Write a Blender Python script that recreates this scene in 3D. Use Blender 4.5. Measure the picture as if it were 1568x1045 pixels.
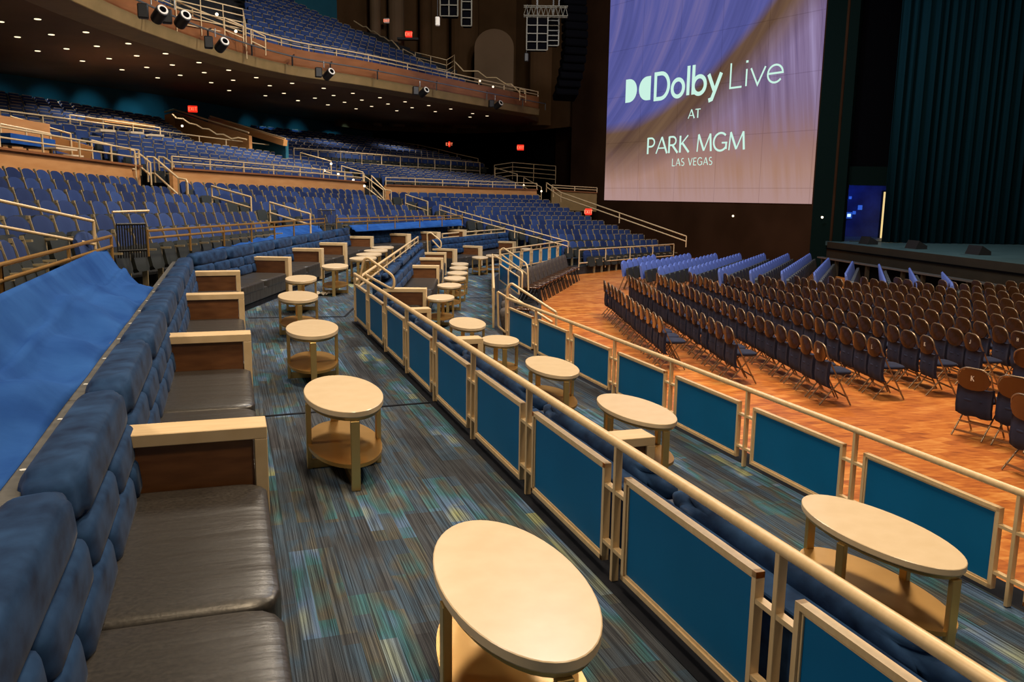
import bpy, bmesh, math, random
from mathutils import Vector, Matrix
random.seed(7)
SC = bpy.context.scene
for o in list(bpy.data.objects): bpy.data.objects.remove(o)
COL = SC.collection
pi = math.pi
R = math.radians

# ------------------------------------------------------------------ camera
W, H, F = 1568, 1045, 1280.0
CZ = 1.91
PITCH = math.atan(222.5/1280); ROLL = R(0.8)
fw = Vector((0, math.cos(PITCH), -math.sin(PITCH)))
rt0 = Vector((1, 0, 0)); up0 = Vector((0, math.sin(PITCH), math.cos(PITCH)))
rt = rt0*math.cos(ROLL) + up0*math.sin(ROLL)
up = up0*math.cos(ROLL) - rt0*math.sin(ROLL)
cd = bpy.data.cameras.new('camera'); cam = bpy.data.objects.new('camera', cd); COL.objects.link(cam)
m = Matrix((rt, up, -fw)).transposed().to_4x4(); m.translation = (0, 0, CZ)
cam.matrix_world = m
cd.sensor_width = 36; cd.lens = F/W*36; cd.clip_start = 0.05; cd.clip_end = 300
SC.camera = cam
CAM = Vector((0, 0, CZ))
def ray(px, py): return fw + rt*((px-784)/F) - up*((py-522.5)/F)
def at(px, py, z):          # measured pixel -> point on the level plane z
    d = ray(px, py); t = (z-CZ)/d.z; return CAM + d*t
def atd(px, py, Y):         # measured pixel -> point at depth Y
    d = ray(px, py); return CAM + d*(Y/d.y)
def proj(p):
    v = Vector(p)-CAM; z = v.dot(fw)
    if z < .05: return (-9999, -9999)
    return (784+F*v.dot(rt)/z, 522.5-F*v.dot(up)/z)

# ------------------------------------------------------------------ world, light, exposure
wd = bpy.data.worlds.new('world'); SC.world = wd; wd.use_nodes = True
wd.node_tree.nodes['Background'].inputs[0].default_value = (0.95, 0.9, 0.85, 1)
wd.node_tree.nodes['Background'].inputs[1].default_value = 0.10
SC.view_settings.view_transform = 'Standard'; SC.view_settings.look = 'None'
SC.view_settings.gamma = 1; SC.view_settings.exposure = 0.0
SC.view_settings.use_curve_mapping = False
def area(name, loc, target, size, power, col, sy=None):
    l = bpy.data.lights.new(name, 'AREA'); l.energy = power; l.color = col; l.size = size
    if sy: l.shape = 'RECTANGLE'; l.size_y = sy
    o = bpy.data.objects.new(name, l); COL.objects.link(o); o.location = loc
    o.rotation_euler = (Vector(target)-Vector(loc)).to_track_quat('-Z', 'Y').to_euler(); return o
def spot(name, loc, target, power, col, ang=60, blend=.7, rad=.1):
    l = bpy.data.lights.new(name, 'SPOT'); l.energy = power; l.color = col; l.spot_size = R(ang); l.spot_blend = blend
    l.shadow_soft_size = rad
    o = bpy.data.objects.new(name, l); COL.objects.link(o); o.location = loc
    o.rotation_euler = (Vector(target)-Vector(loc)).to_track_quat('-Z', 'Y').to_euler(); return o
WARM = (1, .77, .50); NEUT = (1, .93, .82); COOL = (.80, .88, 1)
area('house_or_fill_light', (-.5, 5.5, 9.5), (-.8, 5, 0), 1.6, 500, WARM, 1.2)
area('house_or_fill_light', (2.5, 1.5, 9), (0, 3.5, 0), 1.4, 260, WARM, 1)
area('house_or_fill_light', (-7.5, 3.5, 7.5), (1, 4, 0), 1.6, 330, (1, .84, .64), 1.2)  # added fill from upper left, brightens the shaded near teal panels
area('house_or_fill_light', (-3, 17, 10), (-2.5, 17, 0), 2.5, 720, (1, .86, .68), 1.5)
area('house_or_fill_light', (6, 14, 11), (6, 16, -1), 2.5, 1750, (1, .80, .56), 2)
area('house_or_fill_light', (8, 27, 12), (7, 28, -1), 3, 480, (.85, .86, 1), 2)
area('house_or_fill_light', (1, 20, 13), (-9, 19, 2), 2, 720, (.86, .9, 1), 1.5)
area('house_or_fill_light', (4, 26, 14), (-3, 38, 2), 2, 1100, (.86, .9, 1), 1.5)
area('house_or_fill_light', (1, 26, 15.5), (-11, 36, 8), 2, 900, (1, .86, .66), 1.5)
spot('stage_wash', (12, 26, 12), (17, 30, .2), 420, (.45, .9, 1), 55)

# ------------------------------------------------------------------ materials
def mat(name, col, rough=.6, metal=0, emit=None, es=1.0, sheen=0, spec=.5, coat=0):
    mt = bpy.data.materials.new(name); mt.use_nodes = True
    b = mt.node_tree.nodes['Principled BSDF']
    b.inputs['Base Color'].default_value = (*col, 1); b.inputs['Roughness'].default_value = rough
    b.inputs['Metallic'].default_value = metal; b.inputs['Specular IOR Level'].default_value = spec
    if sheen: b.inputs['Sheen Weight'].default_value = sheen; b.inputs['Sheen Roughness'].default_value = .35
    if coat: b.inputs['Coat Weight'].default_value = coat; b.inputs['Coat Roughness'].default_value = .1
    if emit: b.inputs['Emission Color'].default_value = (*emit, 1); b.inputs['Emission Strength'].default_value = es
    return mt
def ND(mt, t): return mt.node_tree.nodes.new(t)
def LK(mt, a, b): mt.node_tree.links.new(a, b)
def coord(mt, scale=(1, 1, 1), rot=0, kind='Object'):
    tc = ND(mt, 'ShaderNodeTexCoord'); mp = ND(mt, 'ShaderNodeMapping')
    mp.inputs['Scale'].default_value = scale; mp.inputs['Rotation'].default_value = (0, 0, rot)
    LK(mt, tc.outputs[kind], mp.inputs[0]); return mp.outputs[0]
def ramp(mt, fac, stops, interp='LINEAR'):
    r = ND(mt, 'ShaderNodeValToRGB'); r.color_ramp.interpolation = interp
    e = r.color_ramp.elements
    while len(e) < len(stops): e.new(.5)
    for i, (p, c) in enumerate(stops): e[i].position = p; e[i].color = (*c, 1)
    LK(mt, fac, r.inputs[0]); return r.outputs[0]
def noise(mt, vec, scale, detail=3, rough=.5):
    n = ND(mt, 'ShaderNodeTexNoise'); n.inputs['Scale'].default_value = scale
    n.inputs['Detail'].default_value = detail; n.inputs['Roughness'].default_value = rough
    if vec: LK(mt, vec, n.inputs['Vector'])
    return n.outputs['Fac']
def math_n(mt, op, a, b=None, clamp=False):
    n = ND(mt, 'ShaderNodeMath'); n.operation = op; n.use_clamp = clamp
    for i, v in enumerate((a, b)):
        if v is None: continue
        if isinstance(v, (int, float)): n.inputs[i].default_value = v
        else: LK(mt, v, n.inputs[i])
    return n.outputs[0]
def mixc(mt, fac, a, b, mode='MIX'):
    n = ND(mt, 'ShaderNodeMix'); n.data_type = 'RGBA'; n.blend_type = mode
    if isinstance(fac, (int, float)): n.inputs[0].default_value = fac
    else: LK(mt, fac, n.inputs[0])
    for i, v in ((6, a), (7, b)):
        if isinstance(v, tuple): n.inputs[i].default_value = (*v, 1)
        else: LK(mt, v, n.inputs[i])
    return n.outputs[2]
def setcol(mt, c): LK(mt, c, mt.node_tree.nodes['Principled BSDF'].inputs['Base Color'])
def bump(mt, h, strength=.3, dist=.01):
    b = ND(mt, 'ShaderNodeBump'); b.inputs['Strength'].default_value = strength; b.inputs['Distance'].default_value = dist
    LK(mt, h, b.inputs['Height']); LK(mt, b.outputs[0], mt.node_tree.nodes['Principled BSDF'].inputs['Normal'])
def varied(name, c1, c2, scale=8, rough=.6, detail=4, stretch=(1, 1, 1), bs=0, **k):
    mt = mat(name, c1, rough, **k); v = coord(mt, stretch); n = noise(mt, v, scale, detail)
    setcol(mt, ramp(mt, n, [(.32, c1), (.68, c2)]))
    if bs: bump(mt, n, bs, .01)
    return mt
M = {}
M['velvet'] = varied('navy_velvet', (.003, .012, .042), (.020, .058, .150), 5.5, .9, 9, (1, 1, 1.6), .15, sheen=.05, spec=.12)
M['leather'] = mat('charcoal_leather', (.1, .095, .09), .36)
v = coord(M['leather'], (1, 1, 1)); n1 = noise(M['leather'], v, 60, 4)
v2 = coord(M['leather'], (1.0, 6, 1)); n2 = noise(M['leather'], v2, 1.5, 3, .5)
setcol(M['leather'], ramp(M['leather'], n1, [(.3, (.022, .020, .019)), (.7, (.050, .044, .039))]))
bump(M['leather'], math_n(M['leather'], 'ADD', math_n(M['leather'], 'MULTIPLY', n2, 1.0), math_n(M['leather'], 'MULTIPLY', n1, .06)), .35, .03)
M['cream_wood'] = varied('pale_maple', (.70, .50, .27), (.78, .58, .34), 6, .42, 5, (1, 6, 1))
M['brown_wood'] = varied('brown_veneer', (.13, .050, .018), (.19, .078, .028), 5, .35, 5, (1, 1, 5))
M['top_stone'] = varied('cream_stone', (.74, .57, .36), (.79, .62, .41), 9, .28, 8)
M['brass'] = mat('brushed_brass', (.66, .46, .18), .36, .8)
M['brass_dark'] = varied('amber_brass', (.55, .30, .08), (.66, .38, .12), 3, .3, 3, metal=.75)
M['rail'] = varied('champagne_paint', (.68, .49, .26), (.76, .56, .32), 30, .42, 3, (1, 1, .2), metal=.08)
M['teal'] = varied('teal_panel', (.002, .125, .32), (.003, .14, .36), 2, .5, 3, spec=.2)
M['cloth'] = mat('royal_blue_cloth', (.02, .10, .36), .9, spec=.08)
v = coord(M['cloth'], (1, 1, 1)); n1 = noise(M['cloth'], v, 2.2, 5)
setcol(M['cloth'], ramp(M['cloth'], n1, [(.3, (.012, .060, .25)), (.7, (.026, .105, .36))]))
bump(M['cloth'], noise(M['cloth'], v, 6, 4), .3, .03)
M['ledge'] = varied('grey_ledge', (.06, .06, .06), (.11, .108, .10), 12, .6)
M['black'] = mat('black_metal', (.012, .012, .013), .45)
M['dark'] = varied('dark_plinth', (.012, .014, .020), (.02, .022, .03), 5, .9, spec=.08)
M['screw'] = mat('white_cap', (.8, .8, .76), .4)
mt = M['seat_blue'] = mat('navy_upholstery', (.01, .03, .1), .85, sheen=.04, spec=.2)
oi = ND(mt, 'ShaderNodeObjectInfo'); k = math_n(mt, 'ADD', math_n(mt, 'MULTIPLY', oi.outputs['Random'], .45), math_n(mt, 'MULTIPLY', noise(mt, coord(mt), .9, 4), .75))
setcol(mt, ramp(mt, k, [(.30, (.007, .015, .058)), (.62, (.014, .032, .115)), (.85, (.030, .060, .18))]))
M['seat_shell'] = mat('dark_seat_shell', (.025, .03, .028), .5)
M['seat_trim'] = mat('tan_seat_trim', (.30, .24, .14), .4)
M['floor_blue'] = varied('periwinkle_upholstery', (.07, .12, .42), (.10, .16, .50), 3, .7)
M['chair_brown'] = mat('bronze_enamel', (.070, .029, .011), .22, .3, coat=.5)
M['chair_frame'] = mat('bronze_tube', (.24, .17, .11), .32, .55)
M['chair_cover'] = varied('navy_cover', (.006, .010, .035), (.014, .022, .065), 4, .95, 4, sheen=.0)
M['fascia'] = varied('amber_plywood', (.50, .22, .07), (.58, .28, .10), 2.5, .45, 4, (.6, .6, 3))
M['redwood'] = varied('reddish_veneer', (.21, .075, .022), (.28, .105, .035), 2, .45, 4, (.6, .6, 3))
M['tan_band'] = varied('tan_band', (.20, .13, .045), (.25, .16, .06), 2, .6)
M['soffit'] = varied('brown_soffit', (.14, .075, .035), (.18, .095, .045), .6, .8)
M['tealwall'] = varied('teal_wall', (.004, .085, .13), (.006, .10, .15), 1.2, .8)
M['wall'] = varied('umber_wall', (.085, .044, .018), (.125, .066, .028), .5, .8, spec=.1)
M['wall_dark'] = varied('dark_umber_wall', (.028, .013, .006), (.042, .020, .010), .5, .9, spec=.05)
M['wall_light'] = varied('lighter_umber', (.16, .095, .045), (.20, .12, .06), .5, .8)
M['night'] = mat('blackout_paint', (.002, .002, .003), .95, spec=.03)
M['pillar'] = mat('dark_green_paint', (.003, .009, .008), .95, spec=.05)
M['stagefloor'] = varied('teal_stage_deck', (.05, .10, .11), (.07, .13, .14), 1.5, .5)
M['stageface'] = varied('dark_stage_face', (.018, .014, .008), (.025, .019, .011), 1.5, .6)
M['curtain'] = mat('dark_teal_drape', (.003, .028, .042), .85, sheen=.0, spec=.1)
M['steps'] = varied('dark_step_carpet', (.014, .015, .018), (.028, .028, .03), 6, .9)
M['lamp'] = mat('lamp_glow', (1, .9, .7), .5, emit=(1, .80, .52), es=1.6)
M['lampw'] = mat('step_lamp_glow', (1, .9, .7), .5, emit=(1, .85, .6), es=2)
M['exit'] = mat('red_sign_glow', (.6, .02, .01), .5, emit=(1, .03, .012), es=.85)
M['exitw'] = mat('sign_lettering', (.9, .3, .2), .5, emit=(1, .22, .10), es=1.1)
M['white'] = mat('white_plastic', (.75, .7, .62), .4)
M['letters'] = mat('projected_lettering', (0, 0, 0), .8, emit=(.62, .93, .80), es=.95, spec=0)
M['brownblanket'] = varied('brown_mesh_cover', (.035, .026, .022), (.075, .058, .048), 18, .8)
M['bluewall'] = varied('blue_lit_backstage', (.01, .02, .10), (.02, .05, .22), 1.5, .7)
M['paper'] = mat('crumpled_napkin', (.8, .72, .6), .7)
M['cage'] = mat('dim_cage_metal', (.10, .09, .065), .5)
M['chrome'] = mat('steel', (.35, .37, .38), .3, .8)

# carpet (planks laid along the aisle, striped yarn)
def carpet(rot):
    mt = mat('carpet_planks', (.05, .07, .09), .95, spec=.1)
    v = coord(mt, (1, 1, 1), rot)
    def brick(w, h, off, fr=2):
        br = ND(mt, 'ShaderNodeTexBrick'); LK(mt, v, br.inputs['Vector']); br.inputs['Scale'].default_value = 1
        br.inputs['Brick Width'].default_value = w; br.inputs['Row Height'].default_value = h; br.inputs['Mortar Size'].default_value = 0
        br.offset = off; br.inputs['Color1'].default_value = (0, 0, 0, 1); br.inputs['Color2'].default_value = (1, 1, 1, 1); return br.outputs['Color']
    def nz(sx, sy, d=3, r=.6):
        m_ = ND(mt, 'ShaderNodeMapping'); m_.inputs['Scale'].default_value = (sx, sy, 1); LK(mt, v, m_.inputs[0]); return noise(mt, m_.outputs[0], 1, d, r)
    A_, B_ = brick(.95, .235, .37), brick(.60, .0783, .41)
    k = math_n(mt, 'ADD', math_n(mt, 'MULTIPLY', A_, .30), math_n(mt, 'MULTIPLY', B_, .22))
    k = math_n(mt, 'ADD', k, math_n(mt, 'MULTIPLY', nz(1.2, 3.0, 2), .62))
    c = ramp(mt, k, [(.30, (.030, .033, .040)), (.44, (.042, .050, .062)), (.54, (.034, .060, .098)), (.61, (.060, .062, .056)), (.68, (.030, .092, .118)), (.75, (.060, .105, .20)), (.84, (.17, .20, .115))])
    st = ramp(mt, nz(.9, 85, 3, .75), [(.43, (0, 0, 0)), (.53, (1, 1, 1))])
    st2 = ramp(mt, nz(.7, 210, 2, .6), [(.40, (.35, .35, .35)), (.60, (1, 1, 1))])
    c = mixc(mt, st, mixc(mt, .70, c, (.010, .012, .017)), c); c = mixc(mt, .8, c, st2, 'MULTIPLY')
    pile = noise(mt, v, 240, 2)
    c = mixc(mt, .45, c, ramp(mt, pile, [(.3, (.35, .35, .35)), (.7, (1, 1, 1))]), 'MULTIPLY')
    c = mixc(mt, 1.0, c, (2.75, 2.6, 2.5), 'MULTIPLY')
    setcol(mt, c); bump(mt, pile, .4, .004)
    return mt
AZ1 = math.atan(.339)                      # lounge aisle runs 18.7 deg left of straight ahead
M['carpet'] = carpet(-(pi/2+AZ1))
# parquet
mt = M['parquet'] = mat('orange_parquet', (.5, .2, .06), .33, spec=.4)
v = coord(mt, (1, 1, 1), R(-25))
br = ND(mt, 'ShaderNodeTexBrick'); LK(mt, v, br.inputs['Vector']); br.inputs['Scale'].default_value = 1
br.inputs['Brick Width'].default_value = .46; br.inputs['Row Height'].default_value = .15; br.inputs['Mortar Size'].default_value = 0
br.inputs['Color1'].default_value = (0, 0, 0, 1); br.inputs['Color2'].default_value = (1, 1, 1, 1)
g = noise(mt, coord(mt, (2.2, 7, 1), R(-25)), 2.0, 5, .6)
k = math_n(mt, 'ADD', math_n(mt, 'MULTIPLY', br.outputs['Color'], .22), math_n(mt, 'MULTIPLY', g, .78))
c = ramp(mt, k, [(.28, (.22, .055, .010)), (.42, (.46, .13, .022)), (.54, (.60, .20, .035)), (.70, (.80, .36, .09))])
big = noise(mt, v, .35, 3)
setcol(mt, mixc(mt, ramp(mt, big, [(.4, (0, 0, 0)), (.7, (.35, .35, .35))]), c, (.50, .16, .06)))

# ------------------------------------------------------------------ mesh builder
class MB:
    def __init__(s): s.v = []; s.f = []; s.mi = []; s.sm = []; s.cur = 0
    def add(s, vs, fs, smooth=False, T=None):
        n = len(s.v)
        if T is not None: vs = [T @ Vector(p) for p in vs]
        s.v += [tuple(p) for p in vs]
        for f in fs: s.f.append([i+n for i in f]); s.mi.append(s.cur); s.sm.append(smooth)
        return s
    def box(s, c, size, rz=0, T=None, b=0):
        x, y, z = [k/2 for k in size]
        if b:
            b = min(b, x*.9, y*.9, z*.9); vs = []
            for sx in (-1, 1):
                for sy in (-1, 1):
                    for sz in (-1, 1):
                        vs += [(sx*(x-b), sy*(y-b), sz*z), (sx*(x-b), sy*y, sz*(z-b)), (sx*x, sy*(y-b), sz*(z-b))]
            def idx(sx, sy, sz, k): return ((sx > 0)*4+(sy > 0)*2+(sz > 0))*3+k
            fs = []
            for q in (-1, 1):
                fs.append([idx(-1, -1, q, 0), idx(1, -1, q, 0), idx(1, 1, q, 0), idx(-1, 1, q, 0)][::q])
                fs.append([idx(-1, q, -1, 1), idx(1, q, -1, 1), idx(1, q, 1, 1), idx(-1, q, 1, 1)][::-q])
                fs.append([idx(q, -1, -1, 2), idx(q, 1, -1, 2), idx(q, 1, 1, 2), idx(q, -1, 1, 2)][::q])
            for a in (-1, 1):
                for c2 in (-1, 1):
                    fs.append([idx(-1, a, c2, 0), idx(1, a, c2, 0), idx(1, a, c2, 1), idx(-1, a, c2, 1)])
                    fs.append([idx(a, -1, c2, 0), idx(a, 1, c2, 0), idx(a, 1, c2, 2), idx(a, -1, c2, 2)])
                    fs.append([idx(a, c2, -1, 1), idx(a, c2, 1, 1), idx(a, c2, 1, 2), idx(a, c2, -1, 2)])
                    for d in (-1, 1): fs.append([idx(a, c2, d, 0), idx(a, c2, d, 1), idx(a, c2, d, 2)])
        else:
            vs = [(sx*x, sy*y, sz*z) for sx in (-1, 1) for sy in (-1, 1) for sz in (-1, 1)]
            fs = [(0, 1, 3, 2), (4, 6, 7, 5), (0, 4, 5, 1), (2, 3, 7, 6), (0, 2, 6, 4), (1, 5, 7, 3)]
        A = Matrix.Translation(c) @ Matrix.Rotation(rz, 4, 'Z')
        if T is not None: A = T @ A
        return s.add([A @ Vector(p) for p in vs], fs)
    def bar(s, p0, p1, w, h):        # rectangular bar, w sideways, h up
        p0 = Vector(p0); p1 = Vector(p1); d = (p1-p0).normalized()
        u = Vector((0, 0, 1)) if abs(d.z) < .95 else Vector((0, 1, 0))
        sd = d.cross(u).normalized(); u = sd.cross(d)
        vs = [p+sd*a*w/2+u*b*h/2 for p in (p0, p1) for a, b in ((-1, -1), (1, -1), (1, 1), (-1, 1))]
        return s.add(vs, [(3, 2, 1, 0), (4, 5, 6, 7), (0, 1, 5, 4), (1, 2, 6, 5), (2, 3, 7, 6), (3, 0, 4, 7)])
    def tube(s, pts, r, n=8, closed=False, cap=True):
        pts = [Vector(p) for p in pts]; N = len(pts); vs = []; fs = []
        prev = None
        for i, p in enumerate(pts):
            if closed: t = (pts[(i+1) % N]-pts[i-1]).normalized()
            else: t = (pts[min(i+1, N-1)]-pts[max(i-1, 0)]).normalized()
            if prev is None:
                a = Vector((0, 0, 1)) if abs(t.z) < .9 else Vector((1, 0, 0))
                u = t.cross(a).normalized()
            else: u = (prev-t*prev.dot(t)).normalized()
            prev = u; w = t.cross(u)
            k = 1.0
            if not closed and 0 < i < N-1:
                c = (pts[i]-pts[i-1]).normalized().dot((pts[i+1]-pts[i]).normalized()); k = 1/max(.6, math.sqrt((1+c)/2))
            for j in range(n):
                a = 2*pi*j/n; vs.append(p+(u*math.cos(a)+w*math.sin(a))*r*(k if k < 1.05 else 1.05))
        M_ = N if closed else N-1
        for i in range(M_):
            for j in range(n):
                a = i*n+j; b = i*n+(j+1) % n; c = ((i+1) % N)*n+(j+1) % n; d = ((i+1) % N)*n+j
                fs.append((a, b, c, d))
        s.add(vs, fs, True)
        if cap and not closed: s.add(vs[:n], [tuple(range(n))[::-1]]); s.add(vs[-n:], [tuple(range(n))])
        return s
    def prism(s, poly, z0, z1, T=None, smooth=False):
        n = len(poly); vs = [(x, y, z0) for x, y in poly]+[(x, y, z1) for x, y in poly]
        s.add(vs, [(i, (i+1) % n, n+(i+1) % n, n+i) for i in range(n)], smooth, T)
        return s.add(vs, [tuple(range(n))[::-1], tuple(range(n, 2*n))], False, T)
    def puff(s, c, size, k=5, n=6, T=None, ky=1, ny=None):
        pts = {}; vs = []; fs = []
        def P(a):
            key = tuple(round(q, 4) for q in a)
            if key not in pts:
                x, y, z = a; d = (abs(x)**k+abs(y)**(k*ky)+abs(z)**k)**(1/k)
                pts[key] = len(vs); vs.append((c[0]+x/d*size[0]/2, c[1]+y/d*size[1]/2, c[2]+z/d*size[2]/2))
            return pts[key]
        g = [-1+2*i/n for i in range(n+1)]
        for ax in range(3):
            for sg in (-1, 1):
                for i in range(n):
                    for j in range(n):
                        q = []
                        for a, b in ((g[i], g[j]), (g[i+1], g[j]), (g[i+1], g[j+1]), (g[i], g[j+1])):
                            p = [0, 0, 0]; p[ax] = sg; p[(ax+1) % 3] = a; p[(ax+2) % 3] = b; q.append(P(p))
                        fs.append(tuple(q if sg > 0 else q[::-1]))
        return s.add(vs, fs, True, T)
    def mesh(s, name, mats):
        me = bpy.data.meshes.new(name); me.from_pydata(s.v, [], s.f)
        for q in (mats if isinstance(mats, (list, tuple)) else [mats]): me.materials.append(M[q] if isinstance(q, str) else q)
        me.polygons.foreach_set('use_smooth', s.sm); me.polygons.foreach_set('material_index', s.mi); me.update()
        return me
    def build(s, name, mats, parent=None, loc=None, rz=None):
        return link(name, s.mesh(name, mats), parent, loc, rz)
def link(name, me, parent=None, loc=None, rz=None):
    o = bpy.data.objects.new(name, me); COL.objects.link(o)
    if parent is not None: o.parent = parent
    if loc is not None: o.location = loc
    if rz is not None: o.rotation_euler = (0, 0, rz)
    return o
def tag(o, label=None, cat=None, group=None, kind=None):
    if label: o['label'] = label
    if cat: o['category'] = cat
    if group: o['group'] = group
    if kind: o['kind'] = kind
    return o
def thing(name, label, cat, loc=(0, 0, 0), rz=0, group=None):
    return tag(link(name, None, None, loc, rz), label, cat, group)
def copy_tree(o, parent=None):
    c = o.copy(); COL.objects.link(c); c.parent = parent
    for ch in list(o.children): copy_tree(ch, c)
    return c
def struct(o): o['kind'] = 'structure'; return o
def ordn(n): return f"{n}{'th' if 10 <= n % 100 <= 20 else {1:'st',2:'nd',3:'rd'}.get(n % 10,'th')}"
def arc(cx, cy, rx, ry, a0, a1, n=12): return [(cx+rx*math.cos(R(a0+(a1-a0)*i/n)), cy+ry*math.sin(R(a0+(a1-a0)*i/n))) for i in range(n+1)]

# ------------------------------------------------------------------ floors and tiers
Z2 = -.49; ZF = -1.0
def slab(name, poly, z, mt, zb):
    b = MB(); b.prism(poly, zb, z); return struct(b.build(name, mt))
UA = Vector((-math.sin(AZ1), math.cos(AZ1), 0)); UN = Vector((-math.cos(AZ1), -math.sin(AZ1), 0))   # along aisle / to the left
cA = at(543, 420, .72); cA.z = 0
a1n = cA-UA*15.5                                   # near end of the upper guard rail
A2e = at(640, 369, .50); A2e.z = 0
A3s = at(677, 363, .50); A3e = at(793, 353, .50); A3s.z = A3e.z = 0
rS = at(777, 457, .23); rS.z = 0; rN = rS-UA*16.5
r2a = at(756, 443, .23); r2b = at(754, 390, .23); r3a = at(765, 383, .23); r3b = at(866, 369, .23)
for q in (r2a, r2b, r3a, r3b): q.z = 0
P2 = lambda q: (q.x, q.y)
struct(MB().prism([(-34, -6), (34, -6), (34, 70), (-34, 70)], -1.4, -1.02).build('floor', 'steps'))
slab('floor_parquet', [(0, -4), (30, -4), (30, 46), (5, 46), (1, 34), (1.0, 30)], ZF, 'parquet', -1.3)
slab('floor_tier_lower', [P2(a1n), P2(cA), P2(A2e), P2(A3s), P2(A3e), (3.0, 33.2), P2(r3b), P2(r3a), P2(r2b), P2(r2a), P2(rS), P2(rN+Vector((.1, 0, 0)))], Z2, 'carpet', -1.25)
slab('floor_tier_upper', [P2(a1n), (-4.5, -4), (-8.5, 0), (-9.5, 14), (-9, 24), (-5, 33), (-1, 35), (2.2, 35), P2(A3e), P2(A3s), P2(A2e), P2(cA)], 0, 'carpet', -1.25)
b = MB(); q_ = Vector((.947, .321, 0))*.32; b.prism([P2(rN), P2(rS), P2(rS+q_), P2(rN+q_)], Z2-.3, Z2-.02); struct(b.build('trim_7', 'dark'))
b = MB(); q_ = UN*.06; b.prism([P2(a1n+q_), P2(cA+q_), P2(cA-q_*2), P2(a1n-q_*2)][::-1], -.05, .004); struct(b.build('trim_8', 'dark'))
# expansion strips across the carpet
for n, (p, q) in enumerate((((385, 640), (662, 617)), ((380, 487.5), (528, 485.5)))):
    a = at(*p, 0); b = at(*q, 0)
    struct(MB().bar(a+Vector((0, 0, .003)), b+Vector((0, 0, .003)), .035, .008).build('trim_%d' % (n+1), 'dark'))
a = at(528, 485.5, 0); b = at(541, 473, 0)
struct(MB().bar(a+Vector((0, 0, .003)), b+Vector((0, 0, .003)), .035, .008).build('trim_3', 'dark'))
a = at(632, 456, Z2); 
for n, (p, q) in enumerate((((716, 456.5), (752, 456.5)), ((700, 422), (753, 422)))):
    a = at(*p, Z2); b = at(*q, Z2)
    struct(MB().bar(a+Vector((0, 0, .003)), b+Vector((0, 0, .003)), .035, .008).build('trim_%d' % (n+4), 'dark'))

# ------------------------------------------------------------------ stroke lettering
def O(cx, cy, rx, ry, n=28): return arc(cx, cy, rx, ry, 0, 360, n)
G = {   # glyph: (advance, [(weight, points)]) cap height 1, x height .7
 'D': (.86, [(1, [(.08, .5), (.08, 1), (.36, 1)]+arc(.36, .5, .40, .5, 90, -90, 16)+[(.08, 0), (.08, .5)])]),
 'o': (.74, [(1, O(.36, .33, .28, .33))]),
 'l': (.26, [(1, [(.12, 0), (.12, 1.12)])]),
 'b': (.76, [(1, [(.1, 0), (.1, 1.12)]), (1, O(.38, .33, .28, .33))]),
 'y': (.64, [(1, [(.04, .68), (.32, .05)]), (1, [(.60, .68), (.22, -.26), (.08, -.3)])]),
 'L': (.62, [(1, [(.09, 1), (.09, 0), (.56, 0)])]),
 'i': (.26, [(1, [(.12, 0), (.12, .68)]), (1.5, [(.12, .93), (.12, 1.02)])]),
 'v': (.62, [(1, [(.03, .68), (.31, 0), (.59, .68)])]),
 'e': (.72, [(1, [(.07, .36), (.63, .36)]+arc(.35, .34, .28, .34, 5, 320, 20))]),
 'A': (.80, [(.7, [(.02, 0), (.40, 1)]), (1.2, [(.40, 1), (.78, 0)]), (.7, [(.16, .33), (.64, .33)])]),
 'T': (.70, [(1.2, [(.35, 0), (.35, 1)]), (.8, [(.03, .97), (.67, .97)])]),
 'P': (.66, [(1.2, [(.1, 0), (.1, 1)]), (.9, [(.1, .97), (.32, .97)]+arc(.32, .71, .24, .26, 90, -90, 10)+[(.1, .45)])]),
 'R': (.72, [(1.2, [(.1, 0), (.1, 1)]), (.9, [(.1, .97), (.32, .97)]+arc(.32, .72, .23, .25, 90, -90, 10)+[(.1, .47)]), (1.2, [(.32, .47), (.68, 0)])]),
 'K': (.72, [(1.2, [(.1, 0), (.1, 1)]), (.7, [(.1, .42), (.6, 1)]), (1.2, [(.24, .56), (.68, 0)])]),
 'M': (.98, [(.7, [(.06, 0), (.12, 1)]), (1.2, [(.12, 1), (.48, .05)]), (.7, [(.48, .05), (.84, 1)]), (1.2, [(.84, 1), (.92, 0)])]),
 'G': (.92, [(1.0, arc(.48, .5, .41, .5, 45, 320, 22)), (1.0, [(.82, .45), (.82, .08)]), (.8, [(.56, .44), (.88, .44)])]),
 'S': (.62, [(1, arc(.31, .74, .22, .25, 50, 270, 12)+arc(.31, .25, .24, .25, 90, -140, 12))]),
 'V': (.74, [(1.1, [(.02, 1), (.37, 0)]), (.8, [(.37, 0), (.72, 1)])]),
 'E': (.60, [(1, [(.55, .97), (.1, .97), (.1, .03), (.55, .03)]), (1, [(.1, .52), (.5, .52)])]),
 'X': (.70, [(1, [(.04, 0), (.64, 1)]), (1, [(.64, 0), (.04, 1)])]),
 'I': (.28, [(1, [(.14, 0), (.14, 1)])]),
 'H': (.76, [(1, [(.1, 0), (.1, 1)]), (1, [(.64, 0), (.64, 1)]), (1, [(.1, .5), (.64, .5)])]),
 'J': (.56, [(1, [(.42, 1), (.42, .25)]+arc(.24, .25, .18, .24, 0, -170, 8))]),
 ' ': (.40, []),
}
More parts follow.
